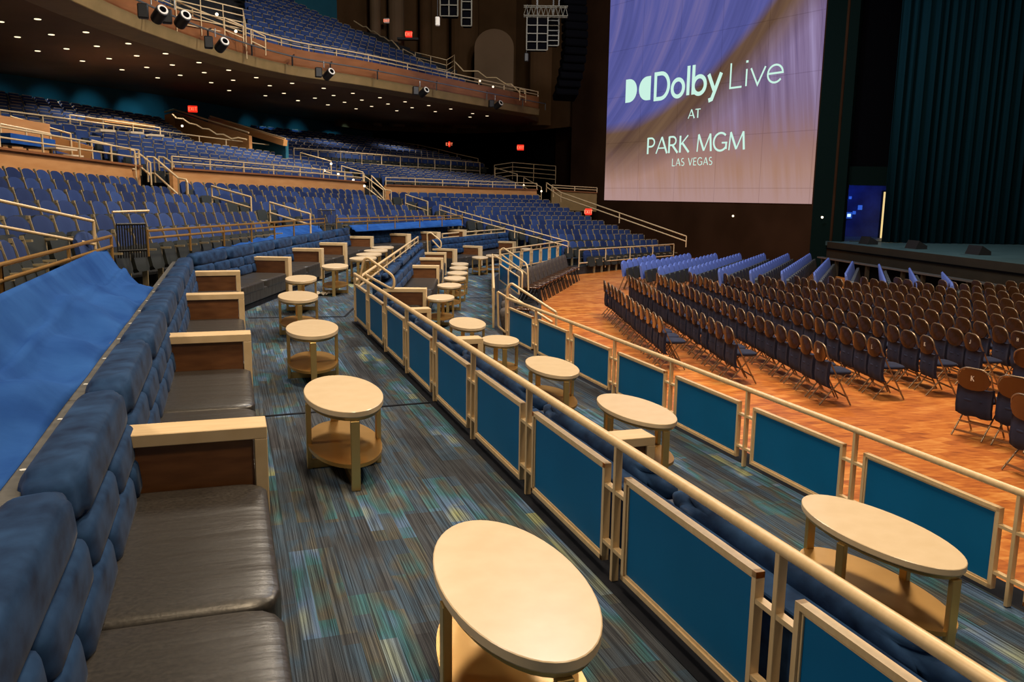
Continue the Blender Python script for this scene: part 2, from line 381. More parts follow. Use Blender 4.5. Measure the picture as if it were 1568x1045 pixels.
def ribbon(b, pts, w, T, th=.015):
    pts = [p for i, p in enumerate(pts) if i == 0 or abs(p[0]-pts[i-1][0])+abs(p[1]-pts[i-1][1]) > 1e-5]
    n = len(pts); cl = (abs(pts[0][0]-pts[-1][0])+abs(pts[0][1]-pts[-1][1])) < 1e-6
    L = []; Rr = []
    for i in range(n):
        p = Vector(pts[i])
        if cl: d0 = Vector(pts[i])-Vector(pts[i-1 if i else n-2]); d1 = Vector(pts[i+1 if i < n-1 else 1])-Vector(pts[i])
        else: d0 = Vector(pts[max(i, 1)])-Vector(pts[max(i, 1)-1]); d1 = Vector(pts[min(i, n-2)+1])-Vector(pts[min(i, n-2)])
        d0.normalize(); d1.normalize(); t = (d0+d1)
        t = t.normalized() if t.length > 1e-4 else d0
        nn = Vector((-t.y, t.x)); k = 1/max(.5, nn.dot(Vector((-d0.y, d0.x))))
        L.append(p+nn*w/2*k); Rr.append(p-nn*w/2*k)
    vs = []; fs = []
    for z in (0, th):
        vs += [(q.x, q.y, z) for q in L]+[(q.x, q.y, z) for q in Rr]
    for i in range(n-1):
        fs += [(2*n+i, 2*n+i+1, 3*n+i+1, 3*n+i), (i, n+i, n+i+1, i+1), (i, i+1, 2*n+i+1, 2*n+i), (n+i+1, n+i, 3*n+i, 3*n+i+1)]
    if not cl: fs += [(0, 2*n, 3*n, n), (n-1, 2*n-1, 4*n-1, 3*n-1)]
    b.add(vs, fs, False, T)
def text_width(s, track=0): return sum(G[c][0]+track for c in s)-track
def text(b, s, x, y, h, w, T, track=0, sx=1.0, th=.015):
    for c in s:
        adv, st = G[c]
        for wt, pts in st: ribbon(b, [((x+p[0]*h*sx), y+p[1]*h) for p in pts], w*wt, T, th)
        x += (adv+track)*h*sx
    return x

# ------------------------------------------------------------------ screen wall, projection
wR = atd(1237, 395, 36.0); wL = atd(924, 380, 47.3); wR.z = wL.z = 0
sd = (wR-wL).normalized(); sn = Vector((sd.y, -sd.x, 0))          # wall normal towards the hall
SL = (wR-wL).length
TS = Matrix((( sd.x, 0, sn.x, wL.x+sn.x*.06), (sd.y, 0, sn.y, wL.y+sn.y*.06), (0, 1, 0, 0), (0, 0, 0, 1)))
def onscr(px, py):
    d = ray(px, py); o = wL+sn*.06; t = (o-CAM).dot(sn)/d.dot(sn); p = CAM+d*t; q = p-wL; return (q.dot(sd), p.z)
wall0 = wL-sd*3.2; wall1 = wR+sd*1.1
def wallbox(name, a, b, z0, z1, th, mt):
    bb = MB(); a = Vector(a); b = Vector(b); d = (b-a).normalized(); nrm = Vector((-d.y, d.x, 0))*th
    bb.prism([(a.x, a.y), (b.x, b.y), (b.x+nrm.x, b.y+nrm.y), (a.x+nrm.x, a.y+nrm.y)], z0, z1); return struct(bb.build(name, mt))
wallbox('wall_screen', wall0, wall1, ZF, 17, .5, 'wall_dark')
z0s = onscr(1080, 309.5)[1]; z1s = 13.2
scr = thing('projection_screen', 'huge screen glowing purple and gold with venue lettering', 'screen', (wL.x+sn.x*.03, wL.y+sn.y*.03, 0), math.atan2(sd.y, sd.x))
mt = M['screen'] = mat('projected_picture', (0, 0, 0), .9, spec=0)
tc = coord(mt, (1/SL, 1, 1/(z1s-z0s)))
sep = ND(mt, 'ShaderNodeSeparateXYZ'); LK(mt, tc, sep.inputs[0])
U_ = sep.outputs[0]; V_ = math_n(mt, 'SUBTRACT', sep.outputs[2], z0s/(z1s-z0s))
wob = noise(mt, coord(mt, (.10, 1, .10)), 1.4, 2)
Vw = math_n(mt, 'ADD', V_, math_n(mt, 'MULTIPLY', math_n(mt, 'SUBTRACT', wob, .5), .12))
# arc sweeping from lower left to upper right: v = .36 + .75 u^1.9
curve = math_n(mt, 'ADD', math_n(mt, 'MULTIPLY', math_n(mt, 'POWER', math_n(mt, 'MAXIMUM', U_, 0), 1.9), .62), .33)
dlt = math_n(mt, 'SUBTRACT', Vw, curve)
iv = math_n(mt, 'SUBTRACT', 1.0, V_)
comb = ND(mt, 'ShaderNodeCombineXYZ'); LK(mt, math_n(mt, 'MULTIPLY', math_n(mt, 'ADD', U_, math_n(mt, 'MULTIPLY', math_n(mt, 'MULTIPLY', iv, iv), .75)), 13), comb.inputs[0]); LK(mt, math_n(mt, 'MULTIPLY', V_, .9), comb.inputs[1])
sA = noise(mt, comb.outputs[0], 1.0, 4, .6)
comb2 = ND(mt, 'ShaderNodeCombineXYZ'); LK(mt, math_n(mt, 'ADD', math_n(mt, 'MULTIPLY', U_, 26), math_n(mt, 'MULTIPLY', V_, 3.0)), comb2.inputs[0]); LK(mt, V_, comb2.inputs[1])
sB = noise(mt, comb2.outputs[0], 1, 3, .65)
upper = ramp(mt, sA, [(.25, (.055, .060, .20)), (.5, (.095, .100, .32)), (.75, (.20, .16, .34))])
lower = ramp(mt, sB, [(.3, (.12, .085, .19)), (.5, (.22, .155, .28)), (.72, (.33, .26, .45))])
lowg = ramp(mt, math_n(mt, 'ADD', V_, math_n(mt, 'MULTIPLY', math_n(mt, 'SUBTRACT', sB, .5), .35)), [(.02, (.42, .26, .24)), (.22, (.36, .19, .12)), (.42, (.22, .14, .19))])
lower = mixc(mt, ramp(mt, V_, [(.12, (1, 1, 1)), (.5, (0, 0, 0))]), lower, lowg)
band = ramp(mt, dlt, [(0, (0, 0, 0)), (.001, (0, 0, 0))])
gold = ramp(mt, sA, [(.3, (.085, .045, .035)), (.7, (.18, .105, .06))])
dd = math_n(mt, 'ADD', math_n(mt, 'MULTIPLY', dlt, 1.0), .5)
mixl = ramp(mt, dd, [(.24, (0, 0, 0)), (.42, (1, 1, 1))]); mixu = ramp(mt, dd, [(.475, (0, 0, 0)), (.53, (1, 1, 1))])
c = mixc(mt, mixl, lower, gold); c = mixc(mt, mixu, c, upper)
brk = ND(mt, 'ShaderNodeTexBrick'); LK(mt, coord(mt, (1, 1, 1)), ND(mt, 'ShaderNodeSeparateXYZ').inputs[0])
cm = ND(mt, 'ShaderNodeCombineXYZ'); s_ = ND(mt, 'ShaderNodeSeparateXYZ'); LK(mt, coord(mt), s_.inputs[0]); LK(mt, s_.outputs[0], cm.inputs[0]); LK(mt, s_.outputs[2], cm.inputs[1])
LK(mt, cm.outputs[0], brk.inputs['Vector']); brk.offset = 0; brk.inputs['Scale'].default_value = 1
brk.inputs['Brick Width'].default_value = 2.7; brk.inputs['Row Height'].default_value = 2.4; brk.inputs['Mortar Size'].default_value = .018
brk.inputs['Color1'].default_value = brk.inputs['Color2'].default_value = (1, 1, 1, 1); brk.inputs['Mortar'].default_value = (.8, .78, .78, 1)
c = mixc(mt, 1.0, c, brk.outputs['Color'], 'MULTIPLY')
bs = mt.node_tree.nodes['Principled BSDF']; LK(mt, c, bs.inputs['Emission Color']); bs.inputs['Emission Strength'].default_value = 1.0
pn = MB().box((SL/2, 0, (z0s+z1s)/2), (SL, .06, z1s-z0s)).build('picture', 'screen', scr)
def scr_text(name, s, p0, p1, capy, wt, track=0, halo=None):
    s0, za = onscr(*p0); s1, zb = onscr(*p1); hh = onscr(p0[0], capy)[1]-za
    b = MB(); wd_ = text_width(s, track)*hh; sx = (s1-s0)/wd_
    Ts = Matrix(((1, 0, 0, 0), (0, 0, -1, -.045), (0, 1, 0, 0), (0, 0, 0, 1)))
    text(b, s, s0, (za+zb)/2, hh, wt*hh, Ts, track, sx, .01)
    o = b.build(name, 'letters', scr); return o
scr_text('lettering', 'Dolby', (1001, 151.5), (1105, 140.5), 113.5, .155)['label'] = 'bold name line lettering'
scr_text('lettering', 'Live', (1115, 134.5), (1202, 125.5), 97, .075)['label'] = 'thin second word of the name line'
scr_text('lettering', 'AT', (1054, 181.5), (1073, 180.5), 168, .13, .06)
scr_text('lettering', 'PARK MGM', (990, 236), (1141, 229.3), 211.5, .115, .02)['label'] = 'large capital lettering of the lower line'
scr_text('lettering', 'LAS VEGAS', (1029, 254.5), (1091, 252), 243.5, .10, .14)['label'] = 'small capital lettering at the bottom'
b = MB(); Ts = Matrix(((1, 0, 0, 0), (0, 0, -1, -.045), (0, 1, 0, 0), (0, 0, 0, 1)))
xa, za = onscr(958, 157.8); xb, zb = onscr(996, 153); ht = onscr(958, 122.5)[1]-za; zc = (za+zb)/2; mid = (xa+xb)/2; gp = .07*ht
w_ = mid-gp-xa
b.prism([(xa, zc)]+[(xa+w_*.30, zc)]+[(p[0], p[1]) for p in arc(xa+w_*.30, zc+ht/2, w_*.70, ht/2, -90, 90, 18)]+[(xa, zc+ht)], 0, .01, Ts)
b.prism([(xb, zc)]+[(xb, zc+ht)]+[(p[0], p[1]) for p in arc(xb-w_*.30, zc+ht/2, w_*.70, ht/2, 90, 270, 18)], 0, .01, Ts)
tag(b.build('emblem', 'letters', scr), 'emblem of two facing half discs')

# ------------------------------------------------------------------ sofas
def make_sofa(L, arm=True, label='', near=False, zback=.90, group=None, loc=(0, 0, 0), rz=0, roll=False):
    # local: y along the bench (0..L, far end has the arm), x = 0 at the front, backs towards -x
    t = thing('bench_sofa', label, 'sofa', loc, rz, group)
    MB().box((-.40, L/2, .05), (.70, L-.02, .10)).build('plinth', 'dark', t)
    MB().box((-.38, L/2, .20), (.735, L-.01, .20), b=.015).build('seat_base', 'leather', t)
    nc = 2; cl = (L-.22 if arm else L)/nc; me = None
    for i in range(nc):
        if me is None: me = MB().puff((0, 0, 0), (.76, cl-.003, .17), 9, 12, None, 4).mesh('seat_cushion', 'leather')
        link('seat_cushion', me, t, (-.385, cl*(i+.5), .335))
    # back: bolster, two courses of pads in running bond
    MB().box((-.90, L/2, (zback-.05)/2), (.14, L-.01, zback-.05), b=.006).build('back_frame', 'velvet' if roll else 'ledge', t)
    bl = L/2
    mb1 = MB().puff((0, 0, 0), (.15 if roll else .22, bl-.002, .15 if roll else .215), 3 if roll else 4.5, 12, None, 5).mesh('bolster', 'velvet')
    for i in range(2): link('bolster', mb1, t, (-.755 if roll else -.775, bl*(i+.5), zback-(.055 if roll else .085))).rotation_euler = (0, R(-6), 0)
    pl = L/4; mp = MB().puff((0, 0, 0), (.20, pl-.001, .176), 6, 10, None, 3).mesh('back_pad', 'velvet')
    mh = MB().puff((0, 0, 0), (.20, pl/2-.001, .176), 6, 8, None, 3).mesh('back_pad', 'velvet')
    for i in range(4): link('back_pad', mp, t, (-.735, pl*(i+.5), zback-.265)).rotation_euler = (0, R(-6), 0)
    for i in range(3): link('back_pad', mp, t, (-.71, pl*(i+1), zback-.42)).rotation_euler = (0, R(-6), 0)
    for y in (pl/4, L-pl/4): link('back_pad', mh, t, (-.71, y, zback-.42)).rotation_euler = (0, R(-6), 0)
    if near:
        for i in range(4): MB().prism(O(0, 0, .013, .013, 10)[:-1], 0, .003).build('screw_cap', 'screw', t, (-.92, L*(i+.5)/4, zback-.050))
    if arm:
        add_arm(t, L-.11)
    return t
def add_arm(t, y):
    a = MB(); a.box((-.385, y, .67), (.79, .22, .066), b=.004); a.box((-.023, y, .335), (.066, .22, .606), b=.004)
    a.build('arm_frame', 'cream_wood', t)
    MB().box((-.39, y, .34), (.66, .17, .60)).build('arm_panel', 'brown_wood', t)
f1 = at(403, 638, .70); f1.z = 0
LM = 3.05
G1 = 'upper lounge bench sofas'
pos = ['nearest bench sofa at bottom left, grey leather seat and pale arm', 'second bench sofa along the left wall, behind the nearest pale arm',
       'third bench sofa along the left wall beside the blue tarpaulin end', 'fourth bench sofa at the bend, before the second blue tarpaulin']
for i in range(4):
    base = f1+UA*(LM*(i-1)); base.z = 0
    make_sofa(LM, True, pos[i], i < 3, .90, G1, base, AZ1)
# section two and three
sec = [(446, 393.4), (495.5, 380.3), (531.5, 371.8), (572, 362), (629.6, 358.3), (675, 355.5), (714.5, 352)]
pts = [f1+UA*(LM*3+.05)]+[at(x, y, .70) for x, y in sec]
lab2 = ['bench sofa right after the bend, below the second blue tarpaulin', 'bench sofa in the middle below the second blue tarpaulin', 'bench sofa at the far end of the second blue tarpaulin',
        'bench sofa beyond the tarpaulin, before the far curve', 'bench sofa at the near end of the third blue tarpaulin', 'bench sofa below the middle of the third blue tarpaulin', 'farthest bench sofa on the upper tier']
for i in range(7):
    a = Vector(P2(pts[i])+(0,)); c_ = Vector(P2(pts[i+1])+(0,)); d = c_-a; L = d.length
    make_sofa(L-.02, True, lab2[i], False, .92, G1, a, math.atan2(-d.x, d.y))
# lower tier sofas: backs against the upper guard rail, facing right (mirror: walk the line the other way)
def lower_sofa(a, c_, label, arms=1):
    a = Vector((a[0], a[1], 0)); c_ = Vector((c_[0], c_[1], 0)); d = c_-a; L = d.length
    t = make_sofa(L-.02, True, label, False, .97, 'lower lounge bench sofas', (a.x, a.y, Z2), math.atan2(-d.x, d.y), roll=True)
    return t
off = -UN*1.08        # front line lies to the right of the guard rail
k0 = [2.2, 5.7, 9.8, 12.4]   # depths, far -> near ; walk from far to near so the front faces right
lab3 = ['lower bench sofa nearest to camera, only its navy bolster visible behind the guard rail', 'second lower bench sofa behind guard rail, pale arm block beside an oval table', 'third lower bench sofa behind the guard rail, mostly hidden by teal panels', 'lower bench sofa by the short pale arms near the looped handrail']
def aline(Y): return cA+UA*((Y-cA.y)/UA.y)+off
for i in range(3):
    lower_sofa(aline(k0[i]+.0)[:2], aline(k0[i+1])[:2], lab3[i])
ga = [(657.5, 404), (670, 392.6), (676, 387)]
g = [at(x, y, .21) for x, y in ga]
s0 = at(607, 462, .21)
def a2line(Y): return (cA.x+(A2e.x-cA.x)*(Y-cA.y)/(A2e.y-cA.y)+.90, Y)
t = lower_sofa(a2line(15.2), a2line(20.5), 'lower bench sofa with navy tufted back beside the looped handrail'); add_arm(t, .11)
lower_sofa(a2line(20.5), a2line(23.0), 'lower bench sofa behind the pale arm, left of the row of small tables')
lower_sofa(a2line(23.0), a2line(25.2), 'short lower bench sofa ending at the stairs')
g3 = [at(695, 382, .21), at(739, 377, .21), at(790, 370, .21), at(838, 366, .21)]
lab4 = ['far lower bench sofa right of the stairs with brown end panel', 'far lower bench sofa below the far guard rail, middle', 'farthest lower bench sofa near the stacked brown chairs']
for i in range(3):
    a = g3[i]; c_ = g3[i+1]; d = Vector((c_.x-a.x, c_.y-a.y, 0)); L = d.length
    t = make_sofa(L-.02, True, lab4[i], False, .97, 'lower lounge bench sofas', (a.x, a.y, Z2), math.atan2(-d.x, d.y))
    if i == 0: add_arm(t, .11)

# ------------------------------------------------------------------ tables
def make_table(a, b_, label, loc, rz, group):
    t = thing('cocktail_table', label, 'table', loc, rz, group)
    n = 48; Hh = .50
    def ell(x, y, k=0): return [(x*math.cos(2*pi*i/n), y*math.sin(2*pi*i/n)) for i in range(n)]
    mb = MB()
    r1 = ell(b_-.004, a-.004); r2 = ell(b_, a)
    lv = [(r1, Hh-.006), (r2, Hh), (r2, Hh+.031), (r1, Hh+.034)]
    vs = [(x, y, z) for rr, z in lv for x, y in rr]
    for q in range(3): mb.add(vs, [(q*n+i, q*n+(i+1) % n, (q+1)*n+(i+1) % n, (q+1)*n+i) for i in range(n)], True)
    mb.add(vs, [tuple(range(n))[::-1], tuple(range(3*n, 4*n))]); mb.build('table_top', 'top_stone', t)
    ap = MB(); ap.prism(ell(b_-.020, a-.020), Hh-.030, Hh-.007, smooth=True); ap.build('apron', 'brass', t)
    sh = MB(); sh.prism(ell(b_-.012, a-.012), .155, .18, smooth=True); sh.build('shelf', 'brass_dark', t)
    lg = MB().box((0, 0, .235), (.058, .034, .468), b=.003).mesh('leg', 'brass')
    for x, y, r in ((0, a-.022, 0), (0, -a+.022, 0), (b_-.022, 0, pi/2), (-b_+.022, 0, pi/2)): link('leg', lg, t, (x, y, 0), r)
    cr = MB(); cr.box((0, 0, .032), (.034, 2*a-.07, .058)); cr.box((0, 0, .0315), (2*b_-.07, .034, .057)); cr.build('base_cross', 'brass', t)
    return t
tz = .534
TG = 'oval cocktail tables'
def tab(px, py, zf, a, b_, rz, label): 
    p = at(px, py, zf+tz); return make_table(a, b_, label, (p.x, p.y, zf), rz, TG)
A3_ = (('near', .009, 2.857, .30, 0, 'biggest oval cream table at bottom centre, cut off by the frame'),
 ('b', -1.183, 5.727, .331, 0, 'oval cream table on brass legs, second from the bottom on the upper aisle'),
 ('c', -2.08, 8.583, .249, 0, 'oval cream table third from the bottom on the upper aisle'),
 ('d', -2.916, 11.292, .278, 0, 'cream table beside the carpet seam, fourth on the upper aisle'),
 ('e', 2.13, 4.589, .35, Z2, 'long oval cream table at lower right with two light reflections'),
 ('f', 1.118, 7.313, .347, Z2, 'oval cream table beside the pale arm block on the lower aisle'),
 ('g', .449, 9.181, .244, Z2, 'oval cream table third from the right on the lower aisle'),
 ('i', -.668, 12.285, .181, Z2, 'oval cream table right behind the guard rail and pale arm'))
for _, x, y, rz, zf, lb in A3_: make_table(.575, .265, lb, (x, y, zf), rz, TG)
make_table(.363, .242, 'smaller cream table in front of a teal panel on the lower aisle', (-.155, 10.845, Z2), .19, TG)
tab(461, 426, 0, .56, .25, .20, 'cream table in front of the first pale arm past the bend')
tab(513, 407, 0, .56, .25, .15, 'cream table by the floor napkin, left of the teal railing corner')
for i, (x, y) in enumerate(((556, 395), (565, 389), (575.5, 383.3), (586, 378.5))):
    tab(x, y, 0, .50, .28, -.05, ['cream table just left of the looped handrail', 'small far cream table, second behind the railing corner', 'small far cream table, third behind the railing corner', 'farthest small cream table on the upper aisle'][i])
for i, (x, y, w) in enumerate(((675, 455, .27), (688, 436.5, .27), (696.5, 425.6, .27), (700.5, 417.5, .27), (702.5, 409.8, .26), (704, 403.8, .26), (735, 393.7, .27), (755, 391, .25), (806, 381, .24))):
    tab(x, y, Z2, .46, w-.02, 0.0, ['nearest small table of the receding line on the lower aisle', 'second small table of the receding line', 'third small table of the receding line', 'fourth small table of the receding line', 'fifth small table of the receding line', 'last small table of the receding line', 'small table before the far lower sofas', 'small table beside the end of the side railing', 'small far table behind the teal stair railing'][i])
# napkin on the carpet
p = at(493, 452, 0)
bm = bmesh.new(); bmesh.ops.create_grid(bm, x_segments=8, y_segments=8, size=.16)
for q in bm.verts: q.co.z = .012+.05*abs(math.sin(q.co.x*23+q.co.y*11))*abs(math.cos(q.co.y*17)); q.co.x *= .8+.3*math.sin(q.co.y*20)
me = bpy.data.meshes.new('napkin'); bm.to_mesh(me); bm.free(); me.materials.append(M['paper'])
o = link('napkin', me, None, (p.x, p.y, 0)); o.modifiers.new('solid', 'SOLIDIFY').thickness = .004
tag(o, 'crumpled white napkin lying on the carpet between two tables', 'napkin')
# small outlet on pale arm is left to the arm

# ------------------------------------------------------------------ guard rails with teal panels
def guard(a, c_, zf, label, n=None, hr=.72, panel=True, tubeext=(0, 0), pz=(.065, .585)):
    a = Vector((a.x, a.y, zf)); c_ = Vector((c_.x, c_.y, zf)); d = c_-a; L = d.length; d.normalize(); rz = math.atan2(d.y, d.x)
    t = thing('guard_rail', label, 'railing', a, rz, None)
    n = n or max(1, round(L/1.33)); s = L/n
    MB().tube([(-tubeext[0], 0, hr), (L+tubeext[1], 0, hr)], .024, 12).build('handrail', 'rail', t)
    mp = MB().box((0, 0, hr/2), (.025, .038, hr-.01), b=.002).mesh('post', 'rail')
    for i in range(n+1): link('post', mp, t, (min(max(i*s, .0125), L-.0125), 0, 0))
    if not panel: MB().tube([(0, 0, hr-.13), (L, 0, hr-.13)], .018, 8).build('lower_rail', 'rail', t)
    if panel:
        x0 = .11; x1 = s-.11; z0, z1 = pz
        fb = MB()
        for (p, q, w, h) in (((x0, 0, z0+.0125), (x1, 0, z0+.0125), .038, .025), ((x0, 0, z1-.0125), (x1, 0, z1-.0125), .038, .025)): fb.bar(p, q, w, h)
        for x in (x0+.0125, x1-.0125): fb.box((x, 0, (z0+z1)/2), (.025, .038, z1-z0))
        for zz in (z0+.031, z1-.031): fb.bar((x0+.025, 0, zz), (x1-.025, 0, zz), .02, .013)
        for x in (x0+.031, x1-.031): fb.box((x, 0, (z0+z1)/2), (.013, .02, z1-z0-.06))
        mf = fb.mesh('panel_frame', 'rail')
        mt_ = MB().box(((x0+x1)/2, 0, (z0+z1)/2), (x1-x0-.06, .008, z1-z0-.06)).mesh('panel', 'teal')
        mc = MB().box((0, 0, 0), (x0-.012, .034, .02)).mesh('connector', 'rail')
        for i in range(n): link('panel_frame', mf, t, (i*s, 0, 0)); link('panel', mt_, t, (i*s, 0, 0)); [link('connector', mc, t, (i*s+xx, 0, zz)) for zz in (.175, .475) for xx in (x0/2+.006, s-x0/2-.006)]
    return t
guard(a1n+UA*.0, cA, 0, 'long champagne guard rail with teal panels crossing the foreground diagonally', round(15.5*math.cos(AZ1)/1.265))
guard(cA, A2e, 0, 'guard rail behind navy sofas running away from the railing corner', 9, .62, panel=False)
guard(A3s, A3e, 0, 'far guard rail behind the far lower sofas', 5, .60, panel=False)
guard(rN, rS, Z2, 'right guard rail with teal panels in front of the orange floor', round(16.5*math.cos(AZ1)/1.265))
guard(r2a, r2b, Z2, 'guard rail seen end on beside the receding small tables', 6)
guard(r3a, r3b, Z2, 'far guard rail with teal panels behind the stacked brown chairs', 7)
# kerbs under rails
struct(MB().bar(a1n+Vector((.06, 0, -.02)), cA+Vector((.06, 0, -.02)), .02, .03).build('trim_6', 'dark'))
def tubes(name, label, cat, segs, r, posts=(), mt='rail', group=None):
    base = Vector(segs[0][0]); t = thing(name, label, cat, base, 0, group)
    for s_ in segs: MB().tube([Vector(p)-base for p in s_], r, 8).build('tube', mt, t)
    for p, q in posts: MB().tube([Vector(p)-base, Vector(q)-base], r*.9, 8).build('post', mt, t)
    return t
def rnd(pts, rr=.12, n=5):      # round the corners of a polyline
    out = [Vector(pts[0])]
    for i in range(1, len(pts)-1):
        p = Vector(pts[i]); a = (Vector(pts[i-1])-p); b = (Vector(pts[i+1])-p); ra = min(rr, a.length*.45, b.length*.45)
        a = p+a.normalized()*ra; b = p+b.normalized()*ra
        for k in range(n+1):
            u = k/n; out.append(a*(1-u)**2+p*2*u*(1-u)+b*u*u)
    out.append(Vector(pts[-1])); return out
def pd(lst, Y): return [atd(x, y, Y if not isinstance(Y, (list, tuple)) else Y[i]) for i, (x, y) in enumerate(lst)]
# looped stair handrails
q = pd([(548, 432), (557, 398), (563, 395), (604, 424), (603, 445), (560, 421)], 13)
tubes('stair_handrail', 'looped handrail at the corner beside the small steps', 'handrail', [rnd([q[0]+Vector((0, 0, -.1))]+q[1:]+[q[5], q[1]+Vector((.02, 0, -.25))], .1)], .02)
q = pd([(655, 386), (654, 358), (659, 356), (676, 370), (675, 382), (662, 368)], 25)
tubes('stair_handrail', 'far looped handrail above the brown end panel', 'handrail', [rnd(q, .12)], .022)
q = pd([(777, 500), (777, 440), (783, 434), (852, 479)], [14, 14, 14, 13.2]); 
q2 = pd([(780, 452), (846, 494)], [14.2, 13.4])
tubes('stair_handrail', 'looped handrail leading down to the orange floor', 'handrail', [rnd(q, .25), q2], .022, [(q[3], q[3]-Vector((0, 0, .25)))])
for sx, lb in ((0, 'first sloping handrail above the stacked chairs'),):
    q = pd([(766, 405), (766, 383), (771, 380), (808, 405), (809, 445)], [24, 24, 24, 22.5, 22.5])
    q2 = pd([(768, 390), (808, 421)], [24, 22.5])
    tubes('stair_handrail', lb, 'handrail', [rnd(q, .2), q2], .024)
q = pd([(756, 391), (800, 417), (799, 445)], [22.5, 20, 20])
tubes('stair_handrail', 'second sloping handrail nearer the receding tables', 'handrail', [rnd(q, .1)], .024)
pb = MB(); 
A_ = atd(764, 404, 23); B_ = atd(795, 425, 20.6)
for (x0, x1, xx) in ((0.05, .5, 0), (.55, 1, 0)):
    a = A_.lerp(B_, x0); b = A_.lerp(B_, x1)
    t = thing('stair_guard', ['upper', 'lower'][x0 > .5]+' teal panel of the stair railing by the stacked chairs', 'panel', a, 0)
    bb = MB(); v0 = Vector((0, 0, 0)); v1 = b-a; dz = Vector((0, 0, -.42))
    for p, q_ in ((v0, v1), (v1, v1+dz), (v1+dz, v0+dz), (v0+dz, v0)): bb.bar(p, q_, .04, .03)
    bb.build('panel_frame', 'rail', t)
    bb = MB(); n_ = Vector((-(v1.y), v1.x, 0)).normalized()*.006
    bb.add([v0+n_, v1+n_, v1+dz+n_, v0+dz+n_, v0-n_, v1-n_, v1+dz-n_, v0+dz-n_], [(0, 1, 2, 3), (7, 6, 5, 4), (0, 4, 5, 1), (1, 5, 6, 2), (2, 6, 7, 3), (3, 7, 4, 0)]); bb.build('panel', 'teal', t)
# open frame at the head of the right rail
q = pd([(762, 447), (775, 455), (775, 510), (763, 500)], 13.9)
tubes('gate_frame', 'open champagne gate frame at the start of the right rail', 'gate', [rnd(q+[q[0]], .03)], .018)

# ------------------------------------------------------------------ folding chairs on the parquet
def fold_chair(loc, rz, label, group):
    t = thing('folding_chair', label, 'chair', loc, rz, group)      # faces local +y
    b = MB()
    def top(x): return None
    yb, zt = -.20, .80
    # main frame: front feet rise to the rear top, as one bent tube
    b.tube(rnd([(-.20, .18, .01), (-.20, -.10, .52), (-.205, -.195, .70), (-.195, -.21, .775), (-.11, -.22, .832), (.11, -.22, .832), (.195, -.21, .775), (.205, -.195, .70), (.20, -.10, .52), (.20, .18, .01)], .06, 3), .011, 6)
    b.tube([(-.18, -.24, .01), (-.18, .10, .44)], .010, 6); b.tube([(.18, -.24, .01), (.18, .10, .44)], .010, 6)
    b.bar((-.18, -.20, .07), (.18, -.20, .07), .012, .022); b.bar((-.18, -.12, .17), (.18, -.12, .17), .012, .022); b.bar((-.2, .13, .12), (.2, .13, .12), .012, .02)
    b.build('frame', 'chair_frame', t)
    b = MB(); n = 10; vf = []; vb = []
    for i in range(n+1):
        x = -.195+.39*i/n; k = min(1, abs(x)/.195); q = math.sqrt(max(0, 1-k**2.4)); yc = -.205-.018*(1-k*k)
        z1 = .70+.125*q; z0 = .675-.095*q; zm = (z0+z1)/2
        for z in (z0, zm, z1): vf.append((x, yc-.010-.06*(z-.70), z)); vb.append((x, yc+.006-.06*(z-.70), z))
    fs = [(3*i+j, 3*i+j+1, 3*i+j+4, 3*i+j+3) for i in range(n) for j in (0, 1)]
    b.add(vf, fs, True); b.add(vb, [f[::-1] for f in fs], True); N0 = 3*(n+1)
    rim = [3*i for i in range(n+1)]+[3*i+2 for i in range(n, -1, -1)]
    b.add(vf+vb, [(rim[i], rim[(i+1) % len(rim)], N0+rim[(i+1) % len(rim)], N0+rim[i])[::-1] for i in range(len(rim))]); b.build('backrest', 'chair_brown', t)
    b = MB(); b.puff((0, .0, .45), (.40, .40, .06), 4, 4); b.build('seat', 'chair_cover', t)
    b = MB(); n = 7; vs = []; fs = []
    prof = [(-.165, .60), (-.175, .50), (-.18, .36), (-.165, .27), (-.12, .25)]
    for i in range(n+1):
        x = -.215+.43*i/n
        for (y, z) in prof: vs.append((x, y-.022*(1-(x/.215)**2)+.006*math.sin(i*2.1+z*5), z+.01*math.cos(i*1.7)))
    m_ = len(prof)
    for i in range(n):
        for j in range(m_-1): fs.append((i*m_+j, i*m_+j+1, (i+1)*m_+j+1, (i+1)*m_+j))
    b.add(vs, fs, True); N0 = len(vs); b.add([(x, y+.04, z) for x, y, z in vs], [f[::-1] for f in fs], True)
    k = len(vs); bd = [(i*m_, (i+1)*m_) for i in range(n)]+[((i+1)*m_+m_-1, i*m_+m_-1) for i in range(n)]+[(j+1, j) for j in range(m_-1)]+[(n*m_+j, n*m_+j+1) for j in range(m_-1)]
    for p_, q_ in bd: b.f.append([p_, q_, q_+k, p_+k][::-1]); b.mi.append(0); b.sm.append(False)
    b.build('seat_cover', 'chair_cover', t)
    return t
fc = fold_chair((0, 0, ZF), 0, 'x', 'folding chairs in rows on the orange floor'); fc.scale = (1.07,)*3
RAZ = R(2.7)
RU = Vector((-math.sin(RAZ), math.cos(RAZ), 0))
ends = {}
row_end = [at(1013, 487, ZF+.875), at(1118, 502.6, ZF+.875), at(1257, 526, ZF+.875), at(1342, 520, ZF+.875), at(1420.5, 516.7, ZF+.875), at(1492, 513, ZF+.875), at(1563, 510, ZF+.875)]
for i in range(7): row_end.append(row_end[-1]+Vector((.9, 0, 0)))
farY = [20.6, 22.3, 23.1, 23.1, 22.9, 22.7, 22.6, 22.4, 22.4, 22.4, 22.3, 22.3, 22.2, 22.1]
rname = ['front-left', 'second', 'third', 'fourth', 'fifth', 'sixth', 'seventh', 'eighth', 'ninth', 'tenth', 'eleventh', 'twelfth', 'thirteenth', 'fourteenth']
letters = {2: 'M', 3: 'L', 4: 'K', 5: 'J', 6: 'H'}
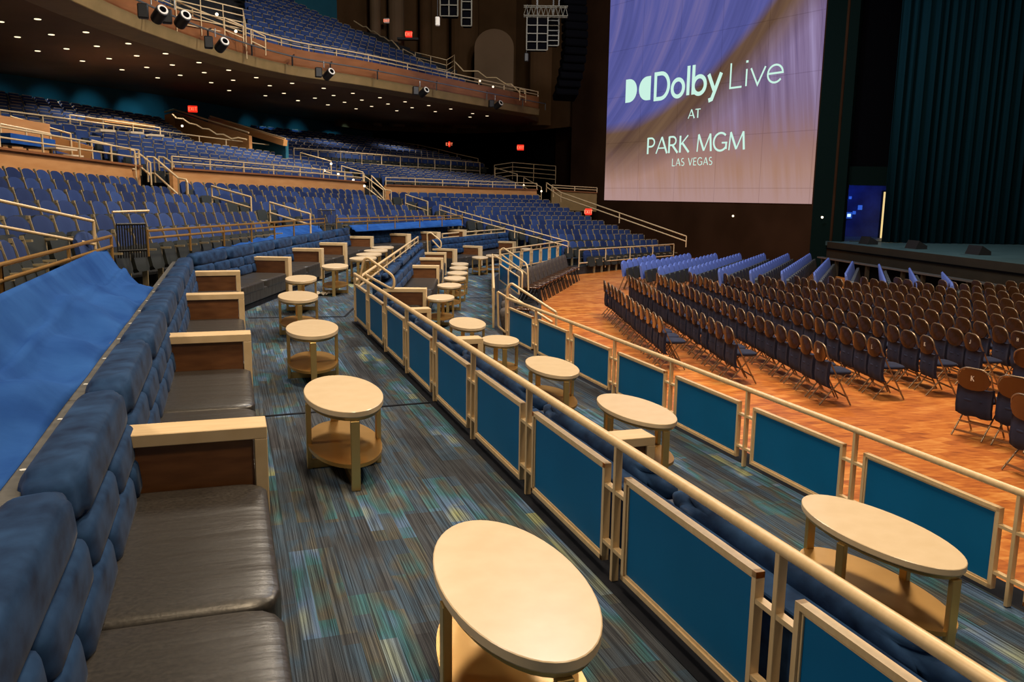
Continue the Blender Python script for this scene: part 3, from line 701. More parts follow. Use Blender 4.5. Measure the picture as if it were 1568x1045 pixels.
CH = R(-90)+RAZ*0+R(2)
def letter(parent, ch, h=.055):
    b = MB(); T = Matrix(((1, 0, 0, 0), (0, 0, -1, -.237), (0, 1, 0, .69), (0, 0, 0, 1)))
    text(b, ch, -G[ch][0]*h/2, 0, h, .009, T, 0, 1, .003); tag(b.build('row_letter', 'white', parent), 'white painted letter '+ch)
first = True
for r in range(14):
    e = row_end[r]; k = 0
    while True:
        p = e+RU*(.515*k)
        if p.y > farY[r]: break
        px = proj((p.x, p.y, ZF+.5))[0]
        if px < 1590:
            o = fc if first else copy_tree(fc); first = False
            o.location = (p.x+.21+random.uniform(-.015, .015), p.y+.0, ZF); o.rotation_euler = (0, 0, CH+random.uniform(-.05, .05))
            o['label'] = f'brown-backed folding chair with navy cover, {ordn(k+1)} from the near end of the {rname[r]} row'
            ends[(r, k)] = o
        k += 1
for r, ch in letters.items():
    if (r, 0) in ends: letter(ends[(r, 0)], ch)
# separate group at the right edge
kb = at(1454.5, 664, ZF); kb2 = at(1513, 679.6, ZF); kd = (kb2-kb).normalized(); kz = math.atan2(kd.y, kd.x)
kc = (kb+kb2)/2; kn = Vector((-kd.y, kd.x, 0))
p3 = at(1586, 728, ZF); p4 = at(1580, 628, ZF)
for i, (p, lb) in enumerate(((kc+kn*.2, 'folding chair marked K standing alone at right'), (kc+kd*.51+kn*.2, 'folding chair next to the one marked K, cut by the frame edge'), (p3, 'folding chair at the right frame edge, nearest to the rail'), (p4, 'folding chair behind the one marked K at the right frame edge'))):
    o = copy_tree(fc); o.location = (p.x, p.y, ZF); o.rotation_euler = (0, 0, kz+(.0 if i != 2 else -.35))
    o['label'] = lb; o['group'] = 'folding chairs at the right edge'
    if i == 0: letter(o, 'K', .06)

# ------------------------------------------------------------------ theatre seats
def seat_mb(b, low=False, cb=0, cs=1, ct=2):
    # faces +y, origin at floor centre; width .54
    n = 6; vs = []; fs = []
    for i in range(n+1):
        x = -.245+.49*i/n; k = x/.245; zt = .93-.085*abs(k)**3.2; yc = -.10-.03*(1-k*k)
        vs += [(x, yc+.05, .44), (x, yc-.03, zt-.02), (x, yc-.055, zt), (x, yc-.09, zt-.03), (x, yc-.02, .44)]
    for i in range(n):
        for j in range(4): a = i*5+j; fs.append((a, a+5, a+6, a+1))
    b.cur = cb; b.add(vs, fs, True); b.add(vs, [(0, 1, 2, 3, 4), tuple(n*5+j for j in (4, 3, 2, 1, 0))])
def seat_pan(b, ct=1):
    b.cur = ct
    T = Matrix.Translation((0, .07, .55)) @ Matrix.Rotation(R(12), 4, 'X')
    b.prism([(-.22, -.14), (-.15, -.19), (.15, -.19), (.22, -.14), (.22, .15), (.17, .20), (-.17, .20), (-.22, .15)], -.04, .04, Matrix.Translation((0, .04, .52)) @ Matrix.Rotation(R(-78), 4, 'X'))
def seat_arm(b, ct=2):
    b.cur = ct
    b.bar((-.268, -.15, .90), (-.268, -.05, .50), .018, .04)
    b.bar((-.268, -.08, .62), (-.268, .20, .63), .04, .03)
    b.bar((-.268, .02, .0), (-.268, .02, .62), .025, .08)
    b.box((-.268, -.155, .905), (.045, .04, .05))
def make_seat():
    t = thing('theatre_seat', 'x', 'seat', (0, 0, 0), 0, 'blue theatre seats in the lower stands')
    b = MB(); seat_mb(b); b.build('backrest', 'seat_blue', t)
    b = MB(); seat_pan(b, 0); b.build('seat_pan', 'seat_shell', t)
    b = MB(); seat_arm(b, 0); b.build('armrest', 'seat_trim', t)
    return t
seats = []       # (position of the seat at floor, rz, block, row, index, depth)
stepsmb = MB()
def row_line(a, c_, block, row, pitch=.56, top=.93, clip=None):
    a = Vector(a); c_ = Vector(c_); d = c_-a; L = math.hypot(d.x, d.y); n = max(1, round(L/pitch)); rz = math.atan2(d.y, d.x)-pi
    for i in range(n+1):
        p = a+d*(i/n); 
        if clip and not clip(p): continue
        seats.append((Vector((p.x, p.y, p.z-top)), math.atan2(d.y, d.x)+pi, block, row, i, p.y))
def steps(rows, top=.93, fwd=.50, bottom=-1.2, backext=1.0):
    # rows: list front (lowest) .. back of polylines (tops)
    L = []
    for pl in rows:
        o = []
        for i, p in enumerate(pl):
            a = pl[max(i-1, 0)]; c_ = pl[min(i+1, len(pl)-1)]; d = Vector((c_.x-a.x, c_.y-a.y, 0)).normalized(); nrm = Vector((d.y, -d.x, 0))
            q = p+nrm*fwd+d*((.35 if i == len(pl)-1 else 0)-(.35 if i == 0 else 0)); o.append(Vector((q.x, q.y, p.z-top)))
        L.append(o)
    last = []
    for i, p in enumerate(L[-1]):
        a = L[-1][max(i-1, 0)]; c_ = L[-1][min(i+1, len(pl)-1)]; d = Vector((c_.x-a.x, c_.y-a.y, 0)).normalized(); nrm = Vector((d.y, -d.x, 0))
        last.append(p-nrm*backext)
    prevz = None
    for k, o in enumerate(L):
        nx = L[k+1] if k+1 < len(L) else last; m_ = min(len(o), len(nx))
        for i in range(m_-1):
            a, b = o[i], o[i+1]; c_ = Vector((nx[i+1].x, nx[i+1].y, b.z)); d = Vector((nx[i].x, nx[i].y, a.z))
            za = (L[k-1][i].z if k else bottom); zb = (L[k-1][i+1].z if k else bottom)
            stepsmb.add([a, b, c_, d, Vector((a.x, a.y, za)), Vector((b.x, b.y, zb))], [(0, 1, 2, 3), (4, 5, 1, 0)])
            if i == 0: stepsmb.add([a, d, (d.x, d.y, bottom), (a.x, a.y, bottom)], [(0, 1, 2, 3)])
            if i == m_-2: stepsmb.add([b, c_, (c_.x, c_.y, bottom), (b.x, b.y, bottom)], [(0, 1, 2, 3)])
def block(rows, name, **k):
    R3 = [[atd(*p) for p in r] for r in rows]
    for i, r in enumerate(R3):
        for j in range(len(r)-1): row_line(r[j], r[j+1], name, i, **k)
    steps([r for r in R3[::-1]])
C1 = [[(-50, 249, 15.3), (211, 272, 22.5)], [(-50, 265.5, 13.8), (261, 286, 22.5)], [(-50, 284, 12.3), (305, 298, 22)], [(-50, 305, 10.9), (350, 311, 21.3)], [(-45, 333, 9.6), (395, 324, 20.4)]]
C1b = [[(147, 355, 10.9), (414, 338, 19.4)]]
C2 = [[(291, 278, 23.5), (557, 291, 34.5)], [(313, 287, 23), (578, 299, 33.8)], [(352, 297, 22.8), (600, 306, 33)], [(398, 309, 22.8), (625, 314, 32)], [(440, 319, 23), (650, 322, 31.5)], [(478, 329, 23.5), (680, 330, 31)]]
C3 = [[(607, 294, 36), (824, 299, 43.5)], [(628, 301, 35.5), (840, 306, 43)], [(650, 308, 35), (856, 311.5, 42.4)], [(672, 315, 34.5), (871, 318, 41.8)], [(695, 322, 34), (889, 324.4, 41.2)], [(720, 329, 33.5), (904, 331, 40.6)], [(750, 336, 33), (924, 338, 40)], [(785, 344, 32.7), (946, 345, 39.5)], [(815, 351, 32.4), (965, 352, 39)], [(842, 359, 32.2), (986, 359, 38.4)], [(870, 370, 32), (1007, 367, 37.8)], [(904, 384, 32.2), (1027, 376.6, 37.3)]]
block(C1, 'left lower stand'); block(C1b, 'row behind the tarpaulins')
block(C2, 'middle lower stand'); block(C3, 'right lower stand')
block([[(-30, 384, 7.9), (47, 363, 9.8)]], 'short row above the first blue tarpaulin')
def lerp_rows(bl, br, fl, fr, n, mid=None):
    out = []
    for i in range(n):
        u = i/(n-1); f = lambda a, b: tuple(a[k]*(1-u)+b[k]*u for k in range(3)); out.append([f(bl, fl), f(br, fr)])
    return out
# depths blended linearly in pixel space are close enough: rows are re-levelled in 3-D
def lerp3(bl, br, fl, fr, n):
    a, b, c_, d = atd(*bl), atd(*br), atd(*fl), atd(*fr); out = []
    for i in range(n):
        u = i/(n-1); out.append([a.lerp(c_, u), b.lerp(d, u)])
    return out
def block3(R3, name, **k):
    for i, r in enumerate(R3):
        for j in range(len(r)-1): row_line(r[j], r[j+1], name, i, **k)
    steps(R3[::-1])
block3(lerp3((110, 190, 26.5), (424, 233, 37), (240, 249, 25), (478, 266, 34), 7), 'D')
block3(lerp3((-40, 175, 23.5), (90, 190, 26), (-40, 205, 21), (150, 232, 25), 4), 'D')
block3(lerp3((436, 236, 37.5), (502, 243, 40.5), (488, 264, 34.5), (552, 274, 37), 5), 'D')
block3(lerp3((512, 246, 41), (768, 269, 52), (594, 269, 40), (798, 283, 47), 6), 'D')
block3(lerp3((-40, 132, 30), (245, 179, 38.5), (-40, 172, 25.5), (296, 214, 34.5), 9), 'E')
block3(lerp3((392, 192, 46), (600, 214, 55), (445, 229, 40), (740, 250, 53), 9), 'E')

# balcony rows follow the fascia curve
lip = [Vector((-7.5, 5, 6.4)), Vector((-9.6, 12, 6.4))]+[at(x, y, 6.4) for x, y in ((114, 3), (301, 77), (435, 113), (567, 133), (735, 162), (825, 177))]
def offs(pl, dist, dz):
    out = []
    for i, p in enumerate(pl):
        a = pl[max(i-1, 0)]; c_ = pl[min(i+1, len(pl)-1)]; d = Vector((c_.x-a.x, c_.y-a.y, 0)).normalized(); nrm = Vector((-d.y, d.x, 0))
        out.append(p+nrm*dist+Vector((0, 0, dz)))
    return out
frow = offs(lip, 1.0, 1.42)
def clipF(p):
    x, y = proj(p)
    if y < -25 or x < -10: return False
    if x < 300 and y > 30 and False: return False
    lim = 520+(y-30)*2.15
    return x < lim and not (266 < x < 380 and y < 62-0*(x-266) and y > -30 and (y < 8+(x-266)*.42))
NB = 13
bal = [offs(frow, .92*i, .40*i) for i in range(NB)]
for i in range(NB):
    for j in range(len(lip)-1): row_line(bal[i][j], bal[i][j+1], 'F', i, clip=clipF)
steps([b_[2:] for b_ in bal], fwd=.5, bottom=6.9)
struct(stepsmb.build('floor_stand_steps', 'steps'))
# individual seats: those that show largest, the rest in one mesh
vis = []
for s_ in seats:
    x, y = proj(s_[0]+Vector((0, 0, .8)))
    if -40 < x < 1600 and -30 < y < 1060: vis.append(s_)
vis.sort(key=lambda s_: s_[5])
ind = [s_ for s_ in vis if len(s_[2]) > 2][:300]; iset = set(id(s_) for s_ in ind); rest = [s_ for s_ in vis if id(s_) not in iset]
proto = make_seat(); firsts = True
for (p, rz, blk, row, i, Y) in ind:
    o = proto if firsts else copy_tree(proto); firsts = False
    o.location = p; o.rotation_euler = (0, 0, rz)
    if blk.startswith('row'): o['label'] = f'blue theatre seat, {ordn(i+1)} from left in the row behind the blue tarpaulins'
    elif blk.startswith('short'): o['label'] = f'blue theatre seat, {ordn(i+1)} in the short row above the first blue tarpaulin'
    else: o['label'] = f'blue theatre seat, {ordn(i+1)} from left, {ordn(row+1)} row below the wooden fascia, {blk}'
lowb = MB()
def low_seat(b, T):
    vs = []; fs = []
    for x in (-.25, -.19, .19, .25):
        zt = .93 if abs(x) < .2 else .87
        vs += [(x, -.06, .45), (x, -.14, zt), (x, -.19, zt-.02), (x, -.12, .45)]
    for i in range(3):
        for j in range(3): a = i*4+j; fs.append((a, a+4, a+5, a+1))
    fs += [(0, 1, 2, 3), (15, 14, 13, 12)]
    b.cur = 0; b.add(vs, fs, False, T)
    b.cur = 1; b.box((0, .05, .52), (.42, .10, .34), T=T)
    b.cur = 2; b.box((-.262, -.13, .68), (.014, .05, .42), T=T); b.box((-.268, .06, .62), (.03, .28, .03), T=T); b.box((0, -.160, .932), (.40, .045, .022), T=T)
for (p, rz, *_r) in rest: low_seat(lowb, Matrix.Translation(p) @ Matrix.Rotation(rz, 4, 'Z'))
o = lowb.build('far_theatre_seats', ['seat_blue', 'seat_shell', 'seat_trim'])
tag(o, 'dense rows of small blue seats in the far stands and balcony', 'seats', 'blue theatre seats in the far stands', 'stuff')

# ------------------------------------------------------------------ periwinkle linked chairs near the stage
def linked():
    t = thing('linked_chair', 'x', 'chair', (0, 0, ZF), 0, 'periwinkle linked chairs near the stage')
    b = MB(); seat_mb(b); b.build('backrest', 'floor_blue', t)
    b = MB(); seat_pan(b, 0); b.build('seat', 'seat_shell', t)
    b = MB(); b.bar((-.24, -.05, .45), (-.24, -.22, 0), .02, .03); b.bar((.24, -.05, .45), (.24, -.22, 0), .02, .03); b.bar((-.24, 0, .45), (-.24, .22, 0), .02, .03); b.bar((.24, 0, .45), (.24, .22, 0), .02, .03); b.build('frame', 'chair_frame', t)
    return t
lc = linked(); fl_ = True
B = [((963, 401), (1014, 390)), ((992, 404), (1067, 388)), ((1020, 410), (1107, 388)), ((1067, 411), (1143, 388)), ((1112, 413), (1180, 388)), ((1160, 415), (1216, 388)), ((1208, 416), (1249, 388)), ((1258, 418), (1278, 395)), ((1306, 419), (1315, 400)), ((1366, 428), (1355, 404)), ((1415, 430), (1402, 410)), ((1469, 433), (1452, 416))]
for r, (p, q) in enumerate(B):
    a = at(*p, ZF+.9); c_ = at(*q, ZF+.9); d = c_-a; n = max(2, round(d.length/.54))
    for i in range(n):
        o = lc if fl_ else copy_tree(lc); fl_ = False; w = a+d*(i/n)
        o.location = (w.x, w.y, ZF); o.rotation_euler = (0, 0, math.atan2(d.y, d.x)+pi)
        o['label'] = f'periwinkle linked chair, {ordn(i+1)} from the near end of the {ordn(r+1)} slanting row from left'
# stacked brown covered chairs behind the teal guard rail
sc_ = thing('covered_chair', 'x', 'chair', (0, 0, ZF), 0, 'brown covered chairs parked along the guard rail')
b = MB(); b.puff((0, -.05, .62), (.46, .16, .62), 5, 5, Matrix.Rotation(R(12), 4, 'X')); b.build('cover', 'brownblanket', sc_)
b = MB(); b.puff((0, .12, .46), (.44, .44, .07), 5, 4); b.build('seat', 'chair_brown', sc_)
b = MB(); [b.bar((x, -.05, .45), (x, -.26, 0), .025, .03) for x in (-.2, .2)]; [b.bar((x, .2, .45), (x, .34, 0), .025, .03) for x in (-.2, .2)]; b.build('frame', 'black', sc_)
a = at(808, 432, ZF+.6); c_ = at(872, 404, ZF+.6); d = c_-a; n = 12
for i in range(n):
    o = sc_ if i == 0 else copy_tree(sc_); w = a+d*(i/(n-1)); o.location = (w.x, w.y, ZF); o.rotation_euler = (0, 0, math.atan2(d.y, d.x)+pi)
    o['label'] = f'brown covered chair, {ordn(i+1)} from the near end, along the far teal railing'
for i in range(4):
    o = copy_tree(sc_); w = atd(766+i*2.0, 438-i*6, 15+1.1*i); o.location = (w.x+.30, w.y, ZF); o.rotation_euler = (0, 0, R(-95))
    o['label'] = f'brown covered chair, {ordn(i+1)} from the front, behind the end-on railing'; o['group'] = 'brown covered chairs behind the end-on railing'
# low plinth at the foot of the stairs
p = at(885, 413, ZF); tag(MB().box((0, 0, .09), (.9, .6, .18), b=.02).build('step_box', 'chrome', None, (p.x, p.y, ZF), .5), 'low grey step box on the orange floor near the stairs', 'step')

# ------------------------------------------------------------------ fascias with rails
def fascia(ptsT, label, depth=1.4, rail=None, mt='fascia'):
    P = [atd(*p) for p in ptsT]; base = P[0].copy(); t = thing('fascia_wall', label, 'wall panel', base, 0)
    b = MB(); cb = MB()
    for i in range(len(P)-1):
        a, c_ = P[i]-base, P[i+1]-base; d = (c_-a).normalized(); nr = Vector((-d.y, d.x, 0))*.12
        vs = [a, c_, c_+nr, a+nr]; lo = [Vector((v_.x, v_.y, v_.z-depth)) for v_ in vs]
        b.add(vs+lo, [(0, 1, 2, 3), (4, 5, 1, 0), (6, 7, 3, 2), (5, 6, 2, 1), (7, 4, 0, 3)])
        cb.bar(a+Vector((0, 0, .02)), c_+Vector((0, 0, .02)), .18, .05)
    b.build('boarding', mt, t); cb.build('cap', 'redwood', t)
    if rail:
        h, lv = rail
        for k in range(lv): MB().tube([q-base+Vector((0, 0, .04+h*(k+1)/lv)) for q in P], .022, 6).build('rail', 'rail', t)
        for i in range(len(P)-1):
            L = (P[i+1]-P[i]).length; n = max(2, round(L/1.6))
            for k in range(n+1 if i == len(P)-2 else n):
                q = P[i].lerp(P[i+1], k/n)-base; MB().bar(q, q+Vector((0, 0, h+.04)), .035, .035).build('post', 'rail', t)
    return t
fascia([(-40, 224, 16.6), (0, 229, 17.6), (214, 256, 23.6)], 'amber wooden fascia at far left below the boxed terrace', 1.2, (.42, 2))
fascia([(264, 259, 24.4), (460, 272, 31), (558, 280, 35.4)], 'long amber wooden fascia above the middle lower stand', 1.0, (.32, 2))
fascia([(591, 284, 37.2), (822, 291, 44.8)], 'amber wooden fascia above the right lower stand', .9, (.30, 2))
fascia([(845, 292, 45.5), (914, 296, 46.5)], 'short wooden fascia left of the screen', 1.0, (.25, 2), 'tan_band')
# plain rails in the stands
def rail2(label, pts, gap, r=.025, mt='rail', posts=True, n=None, lv=2):
    P = [atd(*p) for p in pts]; base = P[0].copy(); t = thing('stand_rail', label, 'railing', base, 0)
    for k in range(lv): MB().tube([q-base-Vector((0, 0, gap*k/max(1, lv-1))) for q in P], r, 6).build('rail', mt, t)
    if posts:
        for i in range(len(P)-1):
            nn = n or max(1, round((P[i+1]-P[i]).length/1.6))
            for k in range(nn+1): q = P[i].lerp(P[i+1], k/nn)-base; MB().tube([q, q-Vector((0, 0, gap+.25))], r*.9, 6).build('post', mt, t)
    return t
rail2('shiny sloping handrail across the left edge seats', [(-30, 301, 9.6), (143, 339, 11)], .30, .022, n=1)
rail2('bronze rail above the first blue tarpaulin', [(-60, 428, 5.2), (0, 406, 6.3), (170, 362, 10.1)], .12, .02, 'brass_dark')
rail2('bronze rail above the second blue tarpaulin', [(225, 354, 11.6), (497, 335, 22)], .10, .02, 'brass_dark')
rail2('bronze rail above the third blue tarpaulin', [(515, 335, 23), (708, 330, 30)], .10, .02, 'brass_dark')
rail2('short sloping rail in the aisle left of the middle stand', [(324, 285, 21), (384, 302, 20.5)], .26, n=1)
rail2('short sloping rail in the middle stand aisle, lower', [(413, 310, 21), (475, 328, 20.5)], .26, n=1)
rail2('level bar crossing the left lower seats', [(172, 325, 12.4), (228, 323, 13)], .2, .02, n=1, lv=1, posts=False)
rail2('stair handrail left of the first stair opening', [(208, 236, 24), (214, 236, 24), (230, 249, 23)], .35, n=1)
rail2('long bent stair handrail at the first stair opening', [(225, 240, 24), (236, 241, 24), (273, 273, 22.4), (285, 275, 22.4), (287, 280, 22.4)], .45, n=1)
rail2('upper stair handrail right of the first stair opening', [(243, 240, 25.2), (251, 241, 25.2), (266, 252, 24.6)], .3, n=1)
rail2('stair handrail at the second stair opening, left', [(557, 269, 37), (566, 275, 36.5), (587, 291, 35)], .45, n=1)
rail2('stair handrail at the second stair opening, right', [(569, 269, 37), (590, 291, 35.5), (599, 292, 35.5)], .45, n=1)
rail2('sloping rail at the top of the right lower stand aisle', [(621, 298, 34), (655, 309, 33)], .35, n=1)
rail2('long handrail descending between the middle and right stands', [(673, 314, 32.5), (708, 325, 31.8), (870, 370, 31), ], .18, .02, n=2)
rail2('long descending handrail below the screen corner', [(837, 280, 44), (859, 295, 42), (1051, 362, 36.5)], .22, .03, n=2)
rail2('bar in front of the lowest right stand row', [(887, 383, 31.6), (1032, 374, 37)], .5, .025)
rail2('cross aisle railing of the left upper rows', [(-20, 166, 23.4), (0, 168.6, 24), (260, 203, 32), (419, 223, 37.6)], .5)
rail2('cross aisle railing of the far upper rows', [(450, 227, 39), (735, 249, 52)], .5)
rail2('far railing right of the upper rows', [(757, 253, 54), (785, 249, 54), (851, 254.5, 52)], .8, lv=4)
rail2('sloping aisle rail in the middle upper stand', [(460, 234, 37.5), (507, 247, 36)], .5, n=1)
rail2('second sloping aisle rail in the middle upper stand', [(523, 254, 37.5), (556, 264, 36.5)], .5, n=1)
rail2('sloping rail at the far left terrace', [(16, 178.5, 23), (108, 205, 22.5)], .7, n=1)
rail2('terrace rail bent down to the first stair opening', [(140, 215, 22.6), (206, 231, 23.2)], .5, n=1)
rail2('inner terrace rail at far left', [(0, 190, 20.5), (77, 205, 21.5)], .4, n=2)
rail2('bright rail over the wooden counter', [(107, 176, 27), (245, 196, 31)], .6, n=3, lv=1)
rail2('sloping rail beyond the right upper stand', [(758, 257, 50), (792, 267, 48)], .5, n=1)
rail2('sloping rail at the end of the right fascia', [(802, 272, 47.5), (829, 287, 45)], .5, n=1)
rail2('zigzag handrail on the far side wall', [(588, 215, 56), (640, 222, 55.5), (672, 229, 55), (700, 236, 54.5), (732, 243, 54)], .5, n=1, lv=1)
# terrace furniture behind the far left rail
a = atd(0, 211, 19.5); b_ = atd(70, 221, 21.2)
o = MB().bar((0, 0, 0), b_-a, .5, .22).build('terrace_bench', 'cloth', None, a); tag(o, 'blue bench behind the far left terrace rail', 'bench')
a = atd(-20, 199, 20.9); b_ = atd(75, 214, 22.5); c_ = atd(140, 232, 22.6)
o = MB().bar((0, 0, 0), b_-a, .08, .9).bar(b_-a, c_-a, .08, .35).build('terrace_partition', 'fascia', None, a-Vector((0, 0, .05))); tag(o, 'orange wooden partition behind the blue terrace bench', 'partition')
for i, (x, y) in enumerate(((15, 222), (78, 228), (101, 238))):
    p = atd(x, y, 20.6+i*.6); t = thing('terrace_table', ['long', 'middle', 'small'][i]+' pale table behind the far left terrace rail', 'table', p)
    MB().box((0, 0, 0), (.8 if i < 2 else .4, 1.0, .04)).build('table_top', 'top_stone', t); MB().box((0, 0, -.35), (.06, .06, .7)).build('leg', 'brass', t)
a = atd(145, 184, 29); b_ = atd(224, 194, 32)
o = MB().bar((0, 0, 0), b_-a, .7, .12).build('counter', 'fascia', None, a); tag(o, 'orange wooden counter among the upper left seats', 'counter')
for i, (x0, x1, y, Y) in enumerate(((150, 173, 200, 26.5), (196, 216, 203, 28.5), (226, 248, 207, 29.5))):
    a = atd(x0, y, Y); b_ = atd(x1, y+1.5, Y+.3)
    tag(MB().bar((0, 0, 0), b_-a, .5, .07).build('small_desk', 'top_stone', None, a), ['left', 'middle', 'right'][i]+' of three small pale desks below the wooden counter', 'desk')
# sloping partitions beside the upper stair
def part_wall(label, top, drop, mt, capm='fascia', cap2=None):
    P = [atd(*p) for p in top]; base = P[0].copy(); t = thing('stair_partition', label, 'partition', base)
    b = MB()
    for i in range(len(P)-1):
        a, c_ = P[i]-base, P[i+1]-base; d = (c_-a); nr = Vector((-d.y, d.x, 0)).normalized()*.15
        vs = [a, c_, c_+nr, a+nr]; lo = [q-Vector((0, 0, drop)) for q in vs]
        b.add(vs+lo, [(0, 1, 2, 3), (4, 5, 1, 0), (6, 7, 3, 2), (5, 6, 2, 1), (7, 4, 0, 3)])
    b.build('boarding', mt, t)
    MB().tube([q-base+Vector((0, 0, .12)) for q in P], .04, 6).build('rail', 'rail', t); return t
t = part_wall('amber sloping partition with zigzag handrail', [(252, 176, 38.5), (267, 172, 38.5), (381, 208, 35.5)], 1.4, 'fascia')
zz = pd([(264, 175), (270, 181), (280, 182), (290, 189), (300, 191), (310, 197), (320, 198), (332, 206), (342, 206), (355, 213), (365, 211), (378, 214)], 35.0)
MB().tube([q-t.location for q in zz], .035, 6).build('zigzag_handrail', 'rail', t)
part_wall('teal sloping partition with wooden coping right of the stairs', [(322, 182, 40), (437, 217, 36.6)], 1.6, 'tealwall')
bb = atd(322, 184, 39.7); cc = atd(437, 219, 36.3); tag(MB().bar((0, 0, 0), cc-bb, .2, .25).build('coping', 'fascia', None, bb), 'amber wooden coping on top of the teal stair partition', 'coping')

# ------------------------------------------------------------------ balcony
def loft(profile, name, mt, parent, base, path):
    b = MB(); rows_ = [offs(path, d, z) for d, z in profile]; n = len(path); m_ = len(profile)
    for j in range(m_-1):
        for i in range(n-1): b.add([rows_[j][i]-base, rows_[j][i+1]-base, rows_[j+1][i+1]-base, rows_[j+1][i]-base], [(0, 1, 2, 3)])
    return b.build(name, mt, parent)
def smooth_path(pl, n=6):
    out = []
    for i in range(len(pl)-1):
        p0 = pl[max(i-1, 0)]; p1 = pl[i]; p2 = pl[i+1]; p3 = pl[min(i+2, len(pl)-1)]
        for k in range(n):
            u = k/n; out.append(.5*((2*p1)+(p2-p0)*u+(2*p0-5*p1+4*p2-p3)*u*u+(3*p1-p0-3*p2+p3)*u**3))
    out.append(pl[-1]); return out
lp = smooth_path(lip)
bt = thing('balcony_front', 'curved wooden balcony front carrying spotlights', 'balcony', lp[0].copy())
loft([(1.2, -.02), (.02, 0), (0, .02), (-.04, .36), (.02, .38)], 'lower_band', 'tan_band', bt, lp[0], lp)
loft([(.02, .38), (.02, 1.02), (.14, 1.02), (.14, .6)], 'wood_band', 'redwood', bt, lp[0], lp)
MB().tube([q-lp[0] for q in offs(lp, .08, 1.30)], .03, 6).build('top_rail', 'rail', bt)
MB().tube([q-lp[0] for q in offs(lp, .08, 1.14)], .02, 6).build('mid_rail', 'rail', bt)
pm = MB().bar((0, 0, 0), (0, 0, .3), .03, .03).mesh('post', 'rail')
op = offs(lp, .08, 1.0)
for i in range(4, len(op), 2): link('post', pm, bt, op[i]-lp[0])
pp = offs(lp, -.42, .62)
pt = thing('lighting_pipe', 'thin metal lighting pipe along the balcony front', 'pipe', pp[0].copy())
MB().tube([q-pp[0] for q in pp], .03, 6).build('pipe', 'chrome', pt)
bk = MB().bar((0, 0, 0), (0, 0, -.35), .05, .05).bar((0, 0, 0), (.0, .3, .1), .04, .04).mesh('bracket', 'black')
for i in range(6, len(pp), 3): link('bracket', bk, pt, pp[i]-pp[0])
# soffit and back wall
wl = [Vector((-22, 2, 0)), Vector((-23, 20, 0))]+[atd(x, 150, Y) for x, Y in ((0, 34), (250, 41), (400, 49), (570, 58.5))]
wd2 = [atd(x, 150, Y) for x, Y in ((570, 58.5), (735, 60), (850, 55), (900, 50))]
for q in wl+wd2: q.z = 0
inner = offs(lp, 1.1, 0)
b = MB(); poly = [(q.x, q.y) for q in inner]+[(2.5, 56), (-2.3, 61.5)]+[(q.x-.2, q.y+.2) for q in wl[::-1]]
bmx = bmesh.new(); vv = [bmx.verts.new((x, y, 6.38)) for x, y in poly]; bmx.faces.new(vv); bmesh.ops.triangulate(bmx, faces=bmx.faces[:])
ex = bmesh.ops.extrude_face_region(bmx, geom=bmx.faces[:]); bmesh.ops.translate(bmx, vec=(0, 0, .25), verts=[e for e in ex['geom'] if isinstance(e, bmesh.types.BMVert)])
me = bpy.data.meshes.new('ceiling_soffit'); bmx.to_mesh(me); bmx.free(); me.materials.append(M['soffit']); struct(link('ceiling_soffit', me))
def wallstrip(name, pts_, z0, z1, mt):
    b = MB()
    for i in range(len(pts_)-1):
        a, c_ = pts_[i], pts_[i+1]; d = (c_-a).normalized(); nr = Vector((-d.y, d.x, 0))*.3
        b.prism([(a.x, a.y), (c_.x, c_.y), (c_.x+nr.x, c_.y+nr.y), (a.x+nr.x, a.y+nr.y)], z0, z1)
    return struct(b.build(name, mt))
wallstrip('wall_back', wl, -1, 6.4, 'tealwall')
wallstrip('wall_side_lower', wd2, -1, 6.4, 'night')
ul = [Vector((-20, 14, 0)), Vector((-21, 26, 0))]+[atd(x, 20, Y) for x, Y in ((200, 42), (400, 49), (516, 53))]
for q in ul: q.z = 0
wallstrip('wall_upper_back', ul, 6.4, 18, 'tealwall')
us = [atd(x, 60, Y) for x, Y in ((516, 53), (560, 56), (700, 58), (790, 56), (905, 49.6))]
for q in us: q.z = 0
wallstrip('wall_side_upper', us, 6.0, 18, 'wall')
us2 = [atd(x, 250, Y) for x, Y in ((850, 54.5), (905, 49.6))]
for q in us2: q.z = 0
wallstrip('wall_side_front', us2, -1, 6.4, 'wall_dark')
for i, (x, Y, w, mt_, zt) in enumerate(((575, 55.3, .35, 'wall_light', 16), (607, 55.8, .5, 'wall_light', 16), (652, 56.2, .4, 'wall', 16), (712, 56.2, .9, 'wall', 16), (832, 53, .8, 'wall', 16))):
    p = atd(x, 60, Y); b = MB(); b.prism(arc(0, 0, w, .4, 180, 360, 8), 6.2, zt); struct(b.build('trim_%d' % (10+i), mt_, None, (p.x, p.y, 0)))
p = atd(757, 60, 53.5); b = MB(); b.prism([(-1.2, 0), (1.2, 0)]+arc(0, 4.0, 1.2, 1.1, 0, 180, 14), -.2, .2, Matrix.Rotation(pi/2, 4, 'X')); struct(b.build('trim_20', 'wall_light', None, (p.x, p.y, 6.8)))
struct(MB().prism([(-30, -6), (34, -6), (34, 64), (-30, 64)], 18, 18.4).build('ceiling', 'night'))
struct(MB().prism([(-30, 60.5), (34, 60.5), (34, 61), (-30, 61)], -1, 18).build('wall_far', 'night'))
